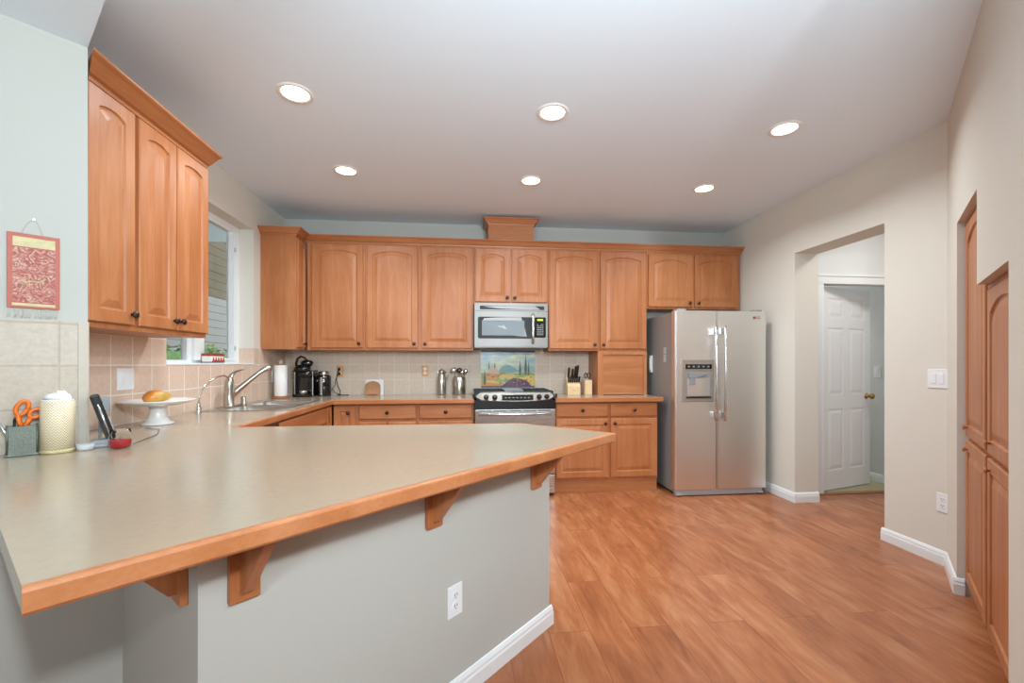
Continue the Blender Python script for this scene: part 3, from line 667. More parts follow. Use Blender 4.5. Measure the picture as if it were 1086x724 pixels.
dsp = obj('dispenser', G(). box(.065, -.010, .889, .382, .01, 1.288, .006).box(.090, -.0125, 1.185, .360, -.008, 1.255, .002), 'disp_frame', fd)
dsp['label'] = 'brown-grey water dispenser bezel'
obj('control_strip', G().box(.095, -.0145, 1.198, .355, -.011, 1.243, .001), 'black_gloss', dsp)
g = G()
for i in range(5): g.lathe([(.008, 0), (.008, .001)], n=10).xf(Matrix.Identity(4))
g = G()
for i in range(5): g.box(.118+i*.048, -.0155, 1.214, .136+i*.048, -.014, 1.228)
obj('control_buttons', g, 'grey_plastic', dsp)
g = G().box(.10, -.0118, .935, .35, -.0095, 1.165, .001); obj('recess', g, 'grey_plastic', dsp)
# curved bright back of the recess, lever
g = G(); g.prism([(.115+.22*i/8, -.0118-.010*math.sin(PI*i/8)) for i in range(9)]+[(.335, -.0115), (.115, -.0115)], .945, 1.115); obj('recess_back', g, 'steel', dsp)
obj('lever', G().box(.130, -.030, 1.05, .185, -.012, 1.135, .004).prism([(.12, 1.16), (.30, 1.16), (.24, 1.13), (.19, 1.12), (.12, 1.12)], -.032, -.012, 'y'), 'grey_plastic', dsp)
obj('drip_tray', G().box(.10, -.016, .925, .35, -.010, .940, .002), 'dark_gap', dsp)
for x, z0, z1, dpar in ((.372, .72, 1.60, fd), (.462, .715, 1.605, rd)):
    g = G().tube([(x, -.052, z0), (x, -.062, z0+.2), (x, -.066, (z0+z1)/2), (x, -.062, z1-.2), (x, -.052, z1)], .0125, flat=1.0)
    g.box(x-.022, -.055, z0+.02, x+.008, -.002, z0+.08, .004).box(x-.022, -.055, z1-.08, x+.008, -.002, z1-.02, .004)
    obj('door_handle', g, 'handle_metal', dpar)
obj('door_hinge', G().box(.03, .02, 1.746, .12, .10, 1.765, .004), 'grey_plastic', fr_); obj('door_hinge', G().box(.80, .02, 1.746, .88, .10, 1.765, .004), 'grey_plastic', fr_)
def text(body, size, mat, parent, loc, rot, ext=.0006, name='badge'):
    cu = bpy.data.curves.new(name, 'FONT'); cu.body = body; cu.size = size; cu.extrude = ext; cu.align_x = 'CENTER'; cu.align_y = 'CENTER'
    cu.materials.append(M[mat]); o = bpy.data.objects.new(name, cu); COL.objects.link(o); bpy.context.view_layer.update()
    me = bpy.data.meshes.new_from_object(o); bpy.data.objects.remove(o); o = bpy.data.objects.new(name, me); COL.objects.link(o)
    o.parent = parent; o.location = loc; o.rotation_euler = rot; return o
text('LG', .036, 'slot', rd, (.828, -.0035, 1.684), (PI/2, 0, 0))
g = G().lathe([(.014, 0), (.014, .002)], n=18).xf(Matrix.Rotation(PI/2, 4, 'X')).xf(Matrix.Translation((.788, -.0025, 1.684))); obj('badge', g, 'pattern_red', rd)
tag(obj('magnetic_clip', G().box(1.950, 4.41, 1.155, 1.9645, 4.47, 1.335, .005).box(1.940, 4.425, 1.18, 1.951, 4.455, 1.31, .004), 'white_plastic'), 'long white magnetic clip stuck on the left side of the refrigerator', 'clip')
for (za, zb, lb) in ((1.345, 1.41, 'upper small white magnet on the side of the refrigerator'), (1.265, 1.335, 'lower small white magnet on the side of the refrigerator')):
    tag(obj('fridge_magnet', G().box(1.9585, 4.10, za, 1.9645, 4.15, zb, .002), 'light_grey'), lb, 'magnet', 'magnets on the refrigerator side')

# ------------------------------------------------------------------ tile mural behind the range
m, t, b = nt('mural_sky'); N = t.nodes; L = t.links
tc = N.new('ShaderNodeTexCoord'); sp = N.new('ShaderNodeSeparateXYZ'); L.new(tc.outputs['Object'], sp.inputs[0])
mp = N.new('ShaderNodeMapping'); mp.inputs['Scale'].default_value = (5, 1, 16); L.new(tc.outputs['Object'], mp.inputs[0])
n = N.new('ShaderNodeTexNoise'); n.inputs['Scale'].default_value = 1.3; n.inputs['Detail'].default_value = 4; L.new(mp.outputs[0], n.inputs['Vector'])
r = N.new('ShaderNodeValToRGB'); e = r.color_ramp.elements; e[0].position = .35; e[0].color = c('#8fb6c4'); e[1].position = .65; e[1].color = c('#e2dfae'); L.new(n.outputs['Fac'], r.inputs[0]); L.new(r.outputs[0], b.inputs['Base Color']); b.inputs['Roughness'].default_value = .25
for nm, cc_, ns in (('mural_field', '#d9b45c', .25), ('mural_ochre', '#c98a4a', .3), ('mural_green', '#8fa057', .3), ('mural_teal', '#6f9c96', .25), ('mural_cypress', '#3f5a3a', .3), ('mural_purple', '#6a3f52', .7), ('mural_hill', '#9fb0a6', .2), ('mural_house', '#d0a684', .2), ('mural_blue', '#2b3566', .15)):
    plain(nm, cc_, .3, noise=ns, nscale=70)
mu = thing('tile_mural', 'painted landscape tile picture with cypresses on the wall behind the range', 'mural', (.168, YB, .988))
g = G(); W_, H_ = .587, .401; yy = -.008
g.mat('mural_sky').box(0, yy, 0, W_, -.0005, H_)
def fl(pts, mat, k): g.mat(mat).prism([(x*W_, z*H_) for x, z in pts], yy-.0003*k, yy, 'y')
fl([(0, 0), (1, 0), (1, .38), (.8, .42), (.6, .37), (.35, .44), (0, .40)], 'mural_green', 1)
fl([(.32, .43), (.38, .56), (.46, .62), (.55, .60), (.64, .52), (.72, .44), (.6, .40)], 'mural_teal', 2)
fl([(.62, .42), (.75, .54), (.9, .50), (1, .56), (1, .40)], 'mural_hill', 1.5)
fl([(0, .16), (.2, .20), (.45, .14), (.7, .26), (.95, .34), (.99, .30), (.99, .0), (0, 0)], 'mural_field', 3)
fl([(0, .02), (.15, .0), (.4, .0), (.35, .10), (.15, .14), (0, .22)], 'mural_ochre', 4)
fl([(.3, .32), (.5, .38), (.7, .34), (.55, .24), (.38, .22)], 'mural_field', 4)
fl([(.02, .30), (.10, .42), (.2, .40), (.34, .34), (.3, .22), (.12, .20)], 'mural_ochre', 4)
fl([(.14, .38), (.14, .54), (.2, .62), (.26, .54), (.30, .50), (.34, .42), (.33, .36)], 'mural_house', 5)
fl([(.30, .0), (.42, .0), (.95, .0), (.9, .12), (.84, .20), (.72, .24), (.60, .26), (.50, .18), (.40, .08)], 'mural_purple', 6)
for x, z0, z1, w_ in ((.725, .34, .76, .022), (.83, .36, .90, .026), (.885, .34, .74, .018), (.07, .08, .50, .024), (.255, .52, .70, .014), (.15, .50, .74, .012)):
    fl([(x-w_*.7, z0), (x+w_*.7, z0), (x+w_, z0+(z1-z0)*.35), (x, z1), (x-w_, z0+(z1-z0)*.35)], 'mural_cypress', 7)
rm = random.Random(11)
for i in range(46):
    x = rm.uniform(.34, .93); z = rm.uniform(.04, .22); a = rm.uniform(.008, .018)
    fl([(x-a, z-a), (x+a, z-a*.6), (x+a*.8, z+a*1.2), (x-a*.7, z+a)], rm.choice(['mural_purple', 'mural_hill', 'mural_ochre', 'mural_green', 'mural_blue']), 7)
for i in range(26):
    x = rm.uniform(.03, .97); z = rm.uniform(.26, .44); a = rm.uniform(.012, .03)
    fl([(x-a, z-a*.4), (x+a, z-a*.4), (x+a*.6, z+a*.5), (x-a*.5, z+a*.6)], rm.choice(['mural_green', 'mural_teal', 'mural_ochre', 'mural_cypress', 'mural_field']), 6.5)
fl([(0, .955), (1, .955), (1, 1), (0, 1)], 'mural_blue', 8); fl([(0, 0), (1, 0), (1, .045), (0, .045)], 'mural_blue', 8)
g.mat('bullnose')
for i in (1, 2): g.box(W_*i/3-.0012, yy-.003, 0, W_*i/3+.0012, yy, H_)
g.box(0, yy-.003, H_*.40, W_, yy, H_*.40+.002).box(0, yy-.003, H_*.02, W_, yy, H_*.02+.002)
obj('painted_tiles', g, None, mu)

# ------------------------------------------------------------------ recessed lights
def downlight(x, y, label):
    o = thing('recessed_light', label, 'ceiling light', (x, y, ZT), 0, 'recessed ceiling lights')
    obj('trim_ring', G().lathe([(.070, -.001), (.074, -.006), (.090, -.007), (.096, -.001)], n=36, cap=False), 'lamp_trim', o)
    obj('lens', G().lathe([(.0725, -.003), (.045, -.0045), (.002, -.005)], n=36), 'lamp', o)
    l = bpy.data.lights.new('downlight_beam', 'AREA'); l.shape = 'DISK'; l.size = .13; l.energy = 15.5; l.color = (.86, .95, 1); l.spread = 2.6
    q = bpy.data.objects.new('downlight_beam', l); COL.objects.link(q); q.parent = o; q.location = (0, 0, -.012)
    return o
for x, y, lb in ((-.934, 2.52, 'round recessed ceiling light at the left in the near row'), (.517, 2.55, 'round recessed ceiling light in the middle of the near row'), (2.02, 2.57, 'round recessed ceiling light at the right in the near row'),
                 (-.920, 3.49, 'round recessed ceiling light at the left in the far row'), (.533, 3.52, 'round recessed ceiling light in the middle of the far row'), (2.027, 3.52, 'round recessed ceiling light at the right in the far row')):
    downlight(x, y, lb)

# ------------------------------------------------------------------ hall door
hd = thing('door_1', 'white six panel door standing ajar at the end of the passage', 'door', (3.425, 3.90, 0), math.atan2(.21, .73))
hd['kind'] = 'structure'
DWd, DH = .765, 2.0
def six_panel():
    g = G()
    rows = [(.20, .80), (.94, 1.60), (1.70, 1.89)]; cols = [(.10, .335), (.43, .665)]
    g.box(0, -.016, .012, DWd, .016, DH)
    return g, rows, cols
g, rows, cols = six_panel()
# frame stiles and rails stand proud, panels raised inside
for x0, x1 in ((0, .10), (.335, .43), (.665, DWd)): g.box(x0, -.022, .012, x1, .022, DH)
for z0, z1 in ((.012, .20), (.80, .94), (1.60, 1.70), (1.89, DH)): g.box(.0995, -.0215, z0, .6655, .0215, z1)
obj('leaf', g, 'door_white', hd)
for x0, x1 in cols:
    for z0, z1 in rows:
        g = G(); I = lambda i, y: [(x0+i, y, z0+i), (x1-i, y, z0+i), (x1-i, y, z1-i), (x0+i, y, z1-i)]
        g.loops([I(.012, -.0161), I(.016, -.0165), I(.045, -.0215), I(.05, -.0215)]); obj('panel', g, 'door_white', hd)
g = G().lathe([(.03, 0), (.03, .006), (.011, .01), (.011, .035), (.026, .045), (.03, .058), (.022, .07), (.004, .073)], n=18)
g.xf(Matrix.Rotation(PI/2, 4, 'X')).xf(Matrix.Translation((.70, -.022, .915))); obj('door_knob', g, 'brass', hd)
obj('hinge', G().box(-.012, -.01, .25, .0, .01, .34).box(-.012, -.01, 1.0, 0, .01, 1.09).box(-.012, -.01, 1.75, 0, .01, 1.84), 'brass', hd)

# ------------------------------------------------------------------ outlets and switches (local wall plane y=0, faces -y)
def outlet(loc, rz, label, w_=.072, h_=.115, plate='white_plastic', kind='outlet', n=1, socket='white_plastic'):
    o = thing('wall_outlet' if kind == 'outlet' else 'light_switch', label, kind, loc, rz)
    obj('cover_plate', G().box(-w_/2, -.006, -h_/2, w_/2, -.0005, h_/2, .002), plate, o)
    for i in range(n):
        cx = (i-(n-1)/2)*.046
        if kind == 'outlet':
            for s in (-1, 1):
                q = obj('socket', G().lathe([(.0165, 0), (.0165, .003)], n=16).xf(Matrix.Rotation(PI/2, 4, 'X')).xf(Matrix.Translation((cx, -.0055, s*.0195))), socket, o)
                obj('slots', G().box(cx-.007, -.0092, s*.0195-.002, cx-.0045, -.008, s*.0195+.008).box(cx+.0045, -.0092, s*.0195-.002, cx+.007, -.008, s*.0195+.008).box(cx-.002, -.0092, s*.0195-.010, cx+.002, -.008, s*.0195-.006), 'slot', q)
        else:
            obj('rocker', G().box(cx-.015, -.010, -.032, cx+.015, -.0055, .032, .002), 'white_plastic', o)
    return o
RL = R90; RR = -R90
outlet((-.040, 1.621, .378), PI/4, 'white outlet low on the knee wall under the peninsula')
outlet((XR, 2.403, .385), RR, 'white outlet low on the right wall near the pantry')
outlet((XR, 2.433, 1.155), RR, 'white two rocker light switch on the right wall', .117, .118, kind='switch', n=2)
outlet((4.33, 4.165, 1.16), RR, 'white light switch on the wall beyond the open hall door', .075, .118, kind='switch')
outlet((XL+.008, 2.582, 1.166), RL, 'white two rocker switch on the tile left of the cake stand', .117, .118, kind='switch', n=2)
outlet((XL+.008, 4.43, 1.145), RL, 'white outlet on the tile behind the paper towel roll', .075, .15)
oo = outlet((-1.298, YB-.008, 1.168), 0, 'light wood outlet plate with a black plug behind the canister', .072, .115, plate='outlet_wood')
outlet((-.425, YB-.008, 1.172), 0, 'light wood outlet plate with white sockets left of the carafe', .072, .115, plate='outlet_wood')

# ------------------------------------------------------------------ sink and taps
sk = thing('kitchen_sink', 'double bowl stainless sink set in the counter below the window', 'sink', (0, 0, CT))
g = G()
ox0, ox1, oy0, oy1 = -1.80, -1.262, 3.17, 3.98
rim = [(ox0, oy0), (ox1, oy0), (ox1, oy1), (ox0, oy1)]
b1_ = (-1.70, -1.29, 3.21, 3.555); b2_ = (-1.70, -1.29, 3.595, 3.94)
xs = [ox0, -1.70, -1.29, ox1]; ys = [oy0, 3.21, 3.555, 3.595, 3.94, oy1]
for i in range(3):
    for j in range(5):
        if i == 1 and j in (1, 3): continue
        g.box(xs[i], ys[j], .0005, xs[i+1], ys[j+1], .005)
obj('rim', g, 'steel_x', sk)
for bx0, bx1, by0, by1 in (b1_, b2_):
    g = G(); T = .002
    def ring(i, z, r=.03):
        x0_, x1_, y0_, y1_ = bx0+i, bx1-i, by0+i, by1-i; pts = []
        for cx_, cy_, a0 in ((x1_-r, y1_-r, 0), (x0_+r, y1_-r, PI/2), (x0_+r, y0_+r, PI), (x1_-r, y0_+r, 1.5*PI)):
            for k_ in range(5): pts.append((cx_+r*math.cos(a0+PI/8*k_), cy_+r*math.sin(a0+PI/8*k_), z))
        return pts
    g.loops([ring(-.001, .004), ring(.004, 0), ring(.012, -.16), ring(.03, -.175, .03), ring(.16, -.178, .01)][::1])
    # open the top: remove the first cap
    g.b.faces.ensure_lookup_table(); top = [f for f in g.b.faces if len(f.verts) > 4 and f.calc_center_median().z > 0]; bmesh.ops.delete(g.b, geom=top, context='FACES_ONLY')
    obj('bowl', g, 'steel_x', sk)
fa = thing('kitchen_faucet', 'large brushed nickel faucet with rising spout and curved lever at the sink', 'faucet', (-1.752, 3.46, CT+.0055))
obj('body', G().lathe([(.038, 0), (.038, .006), (.033, .012), (.030, .10), (.032, .16), (.030, .19), (.020, .215), (.004, .224)], n=20), 'nickel', fa)
obj('deck_plate', G().box(-.03, -.12, .0003, .035, .12, .006, .002), 'nickel', fa)
g = G().tube([(.0, 0, .075), (.045, .03, .125), (.10, .07, .185), (.16, .11, .25), (.185, .128, .272), (.215, .148, .287), (.235, .16, .282)], [.028, .024, .019, .017, .020, .024, .020], 14)
obj('spout', g, 'nickel', fa)
g = G().tube([(0, 0, .19), (-.002, .03, .235), (.004, .09, .262), (.01, .15, .272), (.012, .19, .272)], [.022, .016, .0105, .008, .005], 12, flat=.7)
obj('lever', g, 'nickel', fa)
sf = thing('filter_tap', 'small chrome gooseneck water tap left of the main faucet', 'faucet', (-1.765, 3.105, CT+.0005))
obj('base', G().lathe([(.020, 0), (.021, .004), (.013, .012), (.016, .022), (.017, .036), (.010, .045), (.013, .055), (.009, .065), (.006, .07)], n=16), 'chrome', sf)
obj('spout', G().tube([(0, 0, .06), (.002, .004, .11), (.012, .03, .165), (.028, .08, .208), (.045, .14, .235), (.06, .19, .242), (.07, .225, .225), (.074, .235, .21)], .0058, 10), 'chrome', sf)
obj('lever', G().tube([(0, -.01, .04), (.01, -.035, .045)], .004, 8), 'chrome', sf)
tag(obj('soap_dispenser', G().lathe([(.022, 0), (.022, .006), (.0185, .010), (.0185, .052), (.014, .058), (.006, .06)], n=18), 'nickel', loc=(-1.762, 3.69, CT+.006)), 'short brushed metal cylinder cap on the sink rim right of the faucet', 'dispenser')
# planter on the sill
pt = thing('window_planter', 'small red and white patterned planter with a green sprig on the window sill', 'planter', (-1.905, 3.535, WZ0+.0125), R90)
g = G(); g.mat('mug_glaze').box(-.085, -.035, 0, .085, .035, .060, .006); g.mat('pattern_red').box(-.087, -.037, .052, .087, .037, .070, .004)
for i in range(5): g.prism([(-.08+i*.034, .012), (-.063+i*.034, .045), (-.046+i*.034, .012)], -.0375, -.034, 'y')
g.mat('slot').box(-.086, -.0365, .004, .086, .0365, .010)
obj('pot', g, None, pt); obj('soil', G().box(-.078, -.03, .068, .078, .03, .073), 'soil', pt)
g = G(); rr = random.Random(3)
for i in range(22):
    a = rr.uniform(0, 6.28); h = rr.uniform(.02, .07); x = rr.uniform(-.07, -.01); y = rr.uniform(-.02, .02)
    g.tube([(x, y, .07), (x+.004*math.cos(a), y+.004*math.sin(a), .07+h)], [.001, .0008], 5)
    g.ball(x+.006*math.cos(a), y+.006*math.sin(a), .07+h, .007, .007, .004, 8)
obj('sprig', g, 'leaf', pt)

# ------------------------------------------------------------------ things on the counter, back corner
tw = thing('paper_towel_holder', 'wooden paper towel holder with a white roll in the back corner', 'paper towel holder', (-1.735, 4.33, CT+.0005))
obj('base', G().lathe([(.077, 0), (.079, .006), (.077, .014), (.07, .018), (.006, .018)], n=32), 'cherry', tw)
obj('post', G().lathe([(.008, .018), (.008, .32)], n=12), 'cherry', tw); obj('finial', G().ball(0, 0, .345, .020, .020, .017).lathe([(.012, .318), (.014, .33)], n=14), 'block', tw)
obj('paper_roll', G().lathe([(.0205, .02), (.054, .02), (.056, .024), (.056, .308), (.054, .312), (.0205, .312)], n=36), 'paper', tw)
cm = thing('coffee_maker', 'black single cup coffee maker with silver corner trim and lifted handle', 'coffee maker', (-1.587, 4.525, CT+.0005), 0)
obj('housing', G().box(-.086, -.02, 0, .086, .14, .245, .012).box(-.084, -.095, 0, .084, -.021, .03, .008).box(-.083, -.085, .246, .083, .14, .262, .006), 'black_gloss', cm)
obj('corner_trim', G().box(-.089, -.03, .01, -.080, -.021, .25, .003).box(.080, -.03, .01, .089, -.021, .25, .003), 'handle_metal', cm)
g = G().ball(0, -.055, .275, .078, .06, .045).ball(.035, -.08, .225, .06, .04, .04).ball(.03, -.02, .33, .06, .05, .035); obj('brew_head', g, 'black_gloss', cm)
g = G().tube([(-.06, -.03, .27), (-.066, -.04, .33), (-.05, -.05, .375), (-.015, -.06, .395), (.02, -.065, .385), (.045, -.06, .355)], [.013, .012, .011, .011, .011, .012], 10); obj('lift_handle', g, 'bronze', cm)
obj('drip_cup', G().lathe([(.035, 0), (.04, .02), (.036, .035), (.03, .036)], 0.01, -.065, .03, 20), 'handle_metal', cm)
obj('power_button', G().ball(.058, -.05, .335, .012, .012, .010, 8), 'handle_metal', cm)
gr = thing('coffee_canister', 'black canister with silver lid and round badges beside the coffee maker', 'canister', (-1.425, 4.59, CT+.0005))
obj('body', G().lathe([(.066, 0), (.070, .006), (.070, .19), (.064, .205), (.05, .21)], n=28), 'black_gloss', gr)
obj('lid', G().lathe([(.048, .208), (.05, .215), (.05, .245), (.044, .25), (.004, .252)], n=28), 'nickel', gr)
g = G()
for x, z in ((-.045, .155), (.018, .165), (.02, .195)):
    g.xf(Matrix.Identity(4)); y = -math.sqrt(.0705**2-x*x); g.ball(x, y, z, .012, .004, .012, 8)
obj('badges', g, 'handle_metal', gr)
obj('front_strip', G().box(-.012, -.0725, .01, .006, -.066, .19, .002), 'handle_metal', gr)
cdp = thing('power_cord', 'black cord running from the wood outlet plate down to the counter', 'cord', (0, 0, 0))
obj('plug', G().box(-1.312, YB-.045, 1.175, -1.288, YB-.018, 1.205, .004).box(-1.312, YB-.040, 1.13, -1.288, YB-.018, 1.16, .004), 'black_plastic', cdp)
obj('wire', G().tube([(-1.30, YB-.043, 1.185), (-1.315, YB-.05, 1.15), (-1.325, YB-.05, 1.08), (-1.31, YB-.05, 1.02), (-1.285, YB-.06, .97), (-1.28, YB-.07, .935), (-1.31, YB-.08, .928), (-1.24, YB-.09, .927), (-1.19, YB-.085, .927)], .0035, 8).tube([(-1.31, YB-.043, 1.14), (-1.33, YB-.05, 1.09), (-1.34, YB-.05, 1.02), (-1.37, YB-.06, .98)], .003, 8).tube([(-1.36, YB-.06, .985), (-1.33, YB-.07, .95), (-1.27, YB-.08, .928), (-1.22, YB-.08, .927)], .003, 8), 'black_plastic', cdp)
cbd = thing('cutting_board', 'small brown arched cutting board leaning in front of a white board on the back counter', 'cutting board', (-.958, 4.655, CT+.0005), (-.12, 0, 0))
g = G().prism([(-.077, 0), (.077, 0), (.077, .09)]+[(.077*math.cos(a_*PI/10), .09+.055*math.sin(a_*PI/10)) for a_ in range(1, 10)]+[(-.077, .09)], -.008, .008, 'y'); obj('slab', g, 'board', cbd)
obj('foot', G().box(-.04, -.022, .004, .045, -.009, .010), 'cherry', cbd)
g = G().prism([(-.082, 0), (.102, 0), (.102, .145), (.092, .160), (-.072, .160), (-.082, .145)], -.004, .004, 'y')
tag(obj('serving_board', g, 'white_plastic', loc=(-.955, 4.683, CT+.0005), rot=(-.10, 0, 0)), 'white rectangular board leaning on the back tile behind the brown cutting board', 'board')
cf = thing('carafe', 'slim stainless steel carafe with side handle on the back counter', 'pitcher', (-.245, 4.60, CT+.0005))
obj('body', G().lathe([(.042, 0), (.045, .01), (.045, .15), (.036, .20), (.034, .235), (.038, .245), (.034, .247)], n=26), 'nickel', cf)
obj('lid', G().lathe([(.033, .247), (.030, .256), (.008, .262), (.008, .270), (.003, .272)], n=20), 'nickel', cf)
obj('handle', G().tube([(.035, 0, .235), (.062, 0, .232), (.066, 0, .20), (.058, 0, .165), (.040, 0, .155)], .006, 8), 'nickel', cf)
obj('spout', G().prism([(-.034, .225), (-.05, .248), (-.034, .245)], -.01, .01, 'y'), 'nickel', cf)
uc = thing('utensil_crock', 'stainless steel utensil crock holding kitchen tools left of the range', 'crock', (-.062, 4.60, CT+.0005))
obj('pot', G().lathe([(.062, 0), (.064, .004), (.064, .185), (.062, .187), (.060, .185), (.060, .008), (.002, .008)], n=28), 'nickel', uc)
rr = random.Random(8)
for k_, (dx, dy, hz, rx, lb) in enumerate(((-.065, .0, .245, .032, 'round steel ladle leaning left in the utensil crock'), (.0, .012, .245, .030, 'dark round spoon in the middle of the utensil crock'), (.068, .0, .235, .026, 'steel spoon leaning right in the utensil crock'), (.03, -.02, .225, .022, 'small steel spoon at the front of the utensil crock'))):
    bx, by = -.062, 4.60; s_ = thing('kitchen_utensil', lb, 'utensil', (bx, by, CT+.01), 0, 'tools in the utensil crock')
    obj('shaft', G().tube([(dx*.35, dy*.35-.004, .005), (dx*.75, dy, hz-.03)], .004, 8), 'nickel', s_)
    obj('bowl', G().ball(dx*.95, dy, hz, rx, .012, rx, 10), 'bronze' if k_ == 1 else 'nickel', s_)
# knife blocks
kb = thing('knife_block', 'pale wood knife block full of black handled knives on the right counter', 'knife block', (1.135, 4.52, CT+.0005), (0, 0, 0))
obj('block', G().prism([(-.055, 0), (.06, 0), (.06, .20), (-.01, .155), (-.055, .085)], -.07, .065, 'x'), 'block', kb)
text('CUTCO', .014, 'slot', kb, (0, -.0558, .045), (PI/2, 0, 0), .0003, 'stamp') if False else None
obj('stamp', G().box(-.018, -.0558, .042, .018, -.0549, .048), 'grey_plastic', kb)
def knife(x, y, z, h, lab, r_=.0085):
    k_ = thing('knife', lab, 'knife', (x, y, z), (-.45, 0, 0) if False else (.42, 0, 0), 'knives in the wide block')
    obj('handle', G().box(-r_, -.011, .016, r_, .011, h, .005), 'black_plastic', k_); obj('bolster', G().box(-r_*.8, -.010, 0, r_*.8, .010, .018, .002), 'handle_metal', k_)
for i in range(6):
    knife(1.078+i*.0225, 4.497, CT+.118, .082, 'black handled steak knife in the low row of the wide knife block')
for i, (x, h) in enumerate(((1.085, .13), (1.125, .115), (1.155, .145), (1.178, .155))):
    knife(x, 4.535, CT+.166, h, ['tall black knife handle at the left of the knife block upper row', 'shorter black knife handle second from left in the upper row', 'tall black knife handle third from left in the upper row', 'tallest black knife handle at the right of the upper row'][i], .010)
k2 = thing('knife_block', 'narrow pale wood block with dark scissor handles beside the roll door', 'knife block', (1.278, 4.48, CT+.0005))
obj('block', G().box(-.038, -.05, 0, .038, .05, .155, .003), 'block', k2)
sc_ = thing('kitchen_shears', 'dark handled kitchen shears standing in the narrow wooden block', 'scissors', (1.278, 4.48, CT+.156))
for sx in (-1, 1):
    pts = [(sx*.016+.014*math.cos(a_*PI/6), 0, .045+.026*math.sin(a_*PI/6)) for a_ in range(13)]
    obj('handle', G().tube(pts, .006, 8), 'slot', sc_)
obj('blades', G().box(-.010, -.004, .0003, .010, .004, .03), 'grey_plastic', sc_)

# ------------------------------------------------------------------ cake stand with mango
ck = thing('cake_stand', 'white ceramic cake stand on the left counter with a mango on it', 'cake stand', (-1.655, 2.55, CT+.0005))
obj('pedestal', G().lathe([(.072, 0), (.073, .006), (.055, .016), (.042, .04), (.036, .07), (.040, .098), (.048, .103)], n=36), 'white_ceramic', ck)
obj('plate', G().lathe([(.03, .100), (.10, .102), (.145, .116), (.168, .127), (.169, .131), (.162, .131), (.14, .122), (.09, .116), (.002, .115)], n=48), 'white_ceramic', ck)
g = G(); bmesh.ops.create_icosphere(g.b, subdivisions=4, radius=1)
for v in g.b.verts:
    x, y, z = v.co; v.co = Vector((x*.066*(1-.12*z)+.004*z, y*.042, z*.034*(1-.28*x)+.0)); 
for f in g.b.faces: f.smooth = True
g.mi = 0
tag(obj('mango', g, 'mango', loc=(-1.655, 2.545, CT+.0005+.1495), rot=math.radians(60)), 'orange and green mango lying on the white cake stand', 'fruit')

# ------------------------------------------------------------------ near left group
cn = thing('candle_jar', 'small glass jar candle with red wax on the near counter', 'candle', (-1.325, 1.835, CT+.0005))
obj('wax', G().lathe([(.029, .004), (.0325, .006), (.035, .03), (.0345, .034), (.002, .034)], n=28), 'candle_red', cn)
obj('glass_jar', G().lathe([(.028, 0), (.0345, .003), (.037, .03), (.033, .058), (.030, .072), (.028, .072), (.031, .056), (.0355, .03), (.033, .0045), (.002, .004)], n=32), 'glass', cn)
obj('wick', G().tube([(0, 0, .034), (.001, 0, .045)], .001, 6), 'slot', cn)
ph = thing('cordless_phone', 'black cordless phone standing in a grey charging cradle by the tile end', 'telephone', (-1.427, 1.886, CT+.0005), math.radians(38))
obj('cradle', G().box(-.038, -.036, 0, .045, .034, .012, .005).prism([(-.034, .012), (.042, .012), (.04, .022), (.02, .030), (-.034, .028)], -.030, .030, 'y'), 'grey_plastic', ph)
g = G().box(-.017, -.027, 0, .013, .027, .185, .008); g.xf(Matrix.Rotation(-.28, 4, 'Y')); g.xf(Matrix.Translation((.028, 0, .028)))
hs = obj('handset', g, 'black_plastic', ph)
g = G().box(.0131, -.021, .10, .0145, .021, .145, .001)
for r_ in range(5):
    for q_ in range(3): g.box(.0131, -.018+q_*.013, .02+r_*.014, .0155, -.009+q_*.013, .029+r_*.014)
g.xf(Matrix.Rotation(-.28, 4, 'Y')); g.xf(Matrix.Translation((.028, 0, .028))); obj('keypad', g, 'light_grey', hs)
g = G().tube([(-.015, -.0262, .006), (-.015, -.0262, .15)], .0035, 8).xf(Matrix.Rotation(-.28, 4, 'Y')).xf(Matrix.Translation((.042, 0, .028))); obj('side_trim', g, 'handle_metal', hs)
tag(obj('answering_machine', G().box(-.02, -.035, 0, .02, .035, .055, .004).box(-.010, -.006, -.135, .0, .006, 0, .002), 'grey_plastic', loc=(-1.474, 1.945, CT+.136), rot=math.radians(45)), 'small blue grey box on a stalk behind the phone at the tile end', 'stand')
tag(obj('phone_cord', G().tube([(-1.33, 1.885, CT+.003), (-1.40, 2.15, CT+.003), (-1.50, 2.32, CT+.003), (-1.60, 2.38, CT+.003)], .0015, 6), 'black_plastic'), 'thin black cord lying on the counter behind the red candle', 'cord')
tag(obj('glass_dish', G().lathe([(.02, 0), (.024, .002), (.026, .022), (.0245, .022), (.022, .004), (.002, .003)], n=20), 'frosted', loc=(-1.432, 1.815, CT+.0005)), 'tiny clear glass dish between the wipes canister and the phone', 'dish')
wp = thing('wipes_canister', 'tall chevron patterned wipes canister with a white tissue sticking out', 'canister', (-1.500, 1.783, CT+.0005))
obj('can', G().lathe([(.0465, .012), (.0465, .186), (.044, .188)], n=40), 'chevron', wp)
obj('base_ring', G().lathe([(.045, 0), (.0475, .002), (.0475, .012), (.046, .013)], n=40), 'silk_gold', wp); M['silk_gold']
obj('lid', G().lathe([(.044, .188), (.042, .194), (.002, .195)], n=32), 'white_plastic', wp)
g = G().ball(0, 0, .203, .036, .034, .014); g.ball(.012, -.004, .215, .018, .012, .012); g.ball(.028, .0, .20, .014, .014, .014)
for v in g.b.verts: v.co += Vector((math.sin(v.co.x*300+v.co.z*200), math.cos(v.co.y*260), math.sin(v.co.x*410+v.co.y*230)))*.0025
obj('tissue', g, 'paper', wp)
ang = math.atan2(-SD.y, -SD.x)
pcp = thing('pencil_cup', 'square pewter coloured desk cup holding scissors and pens', 'pen holder', (-1.578, 1.738, CT+.0005), ang)
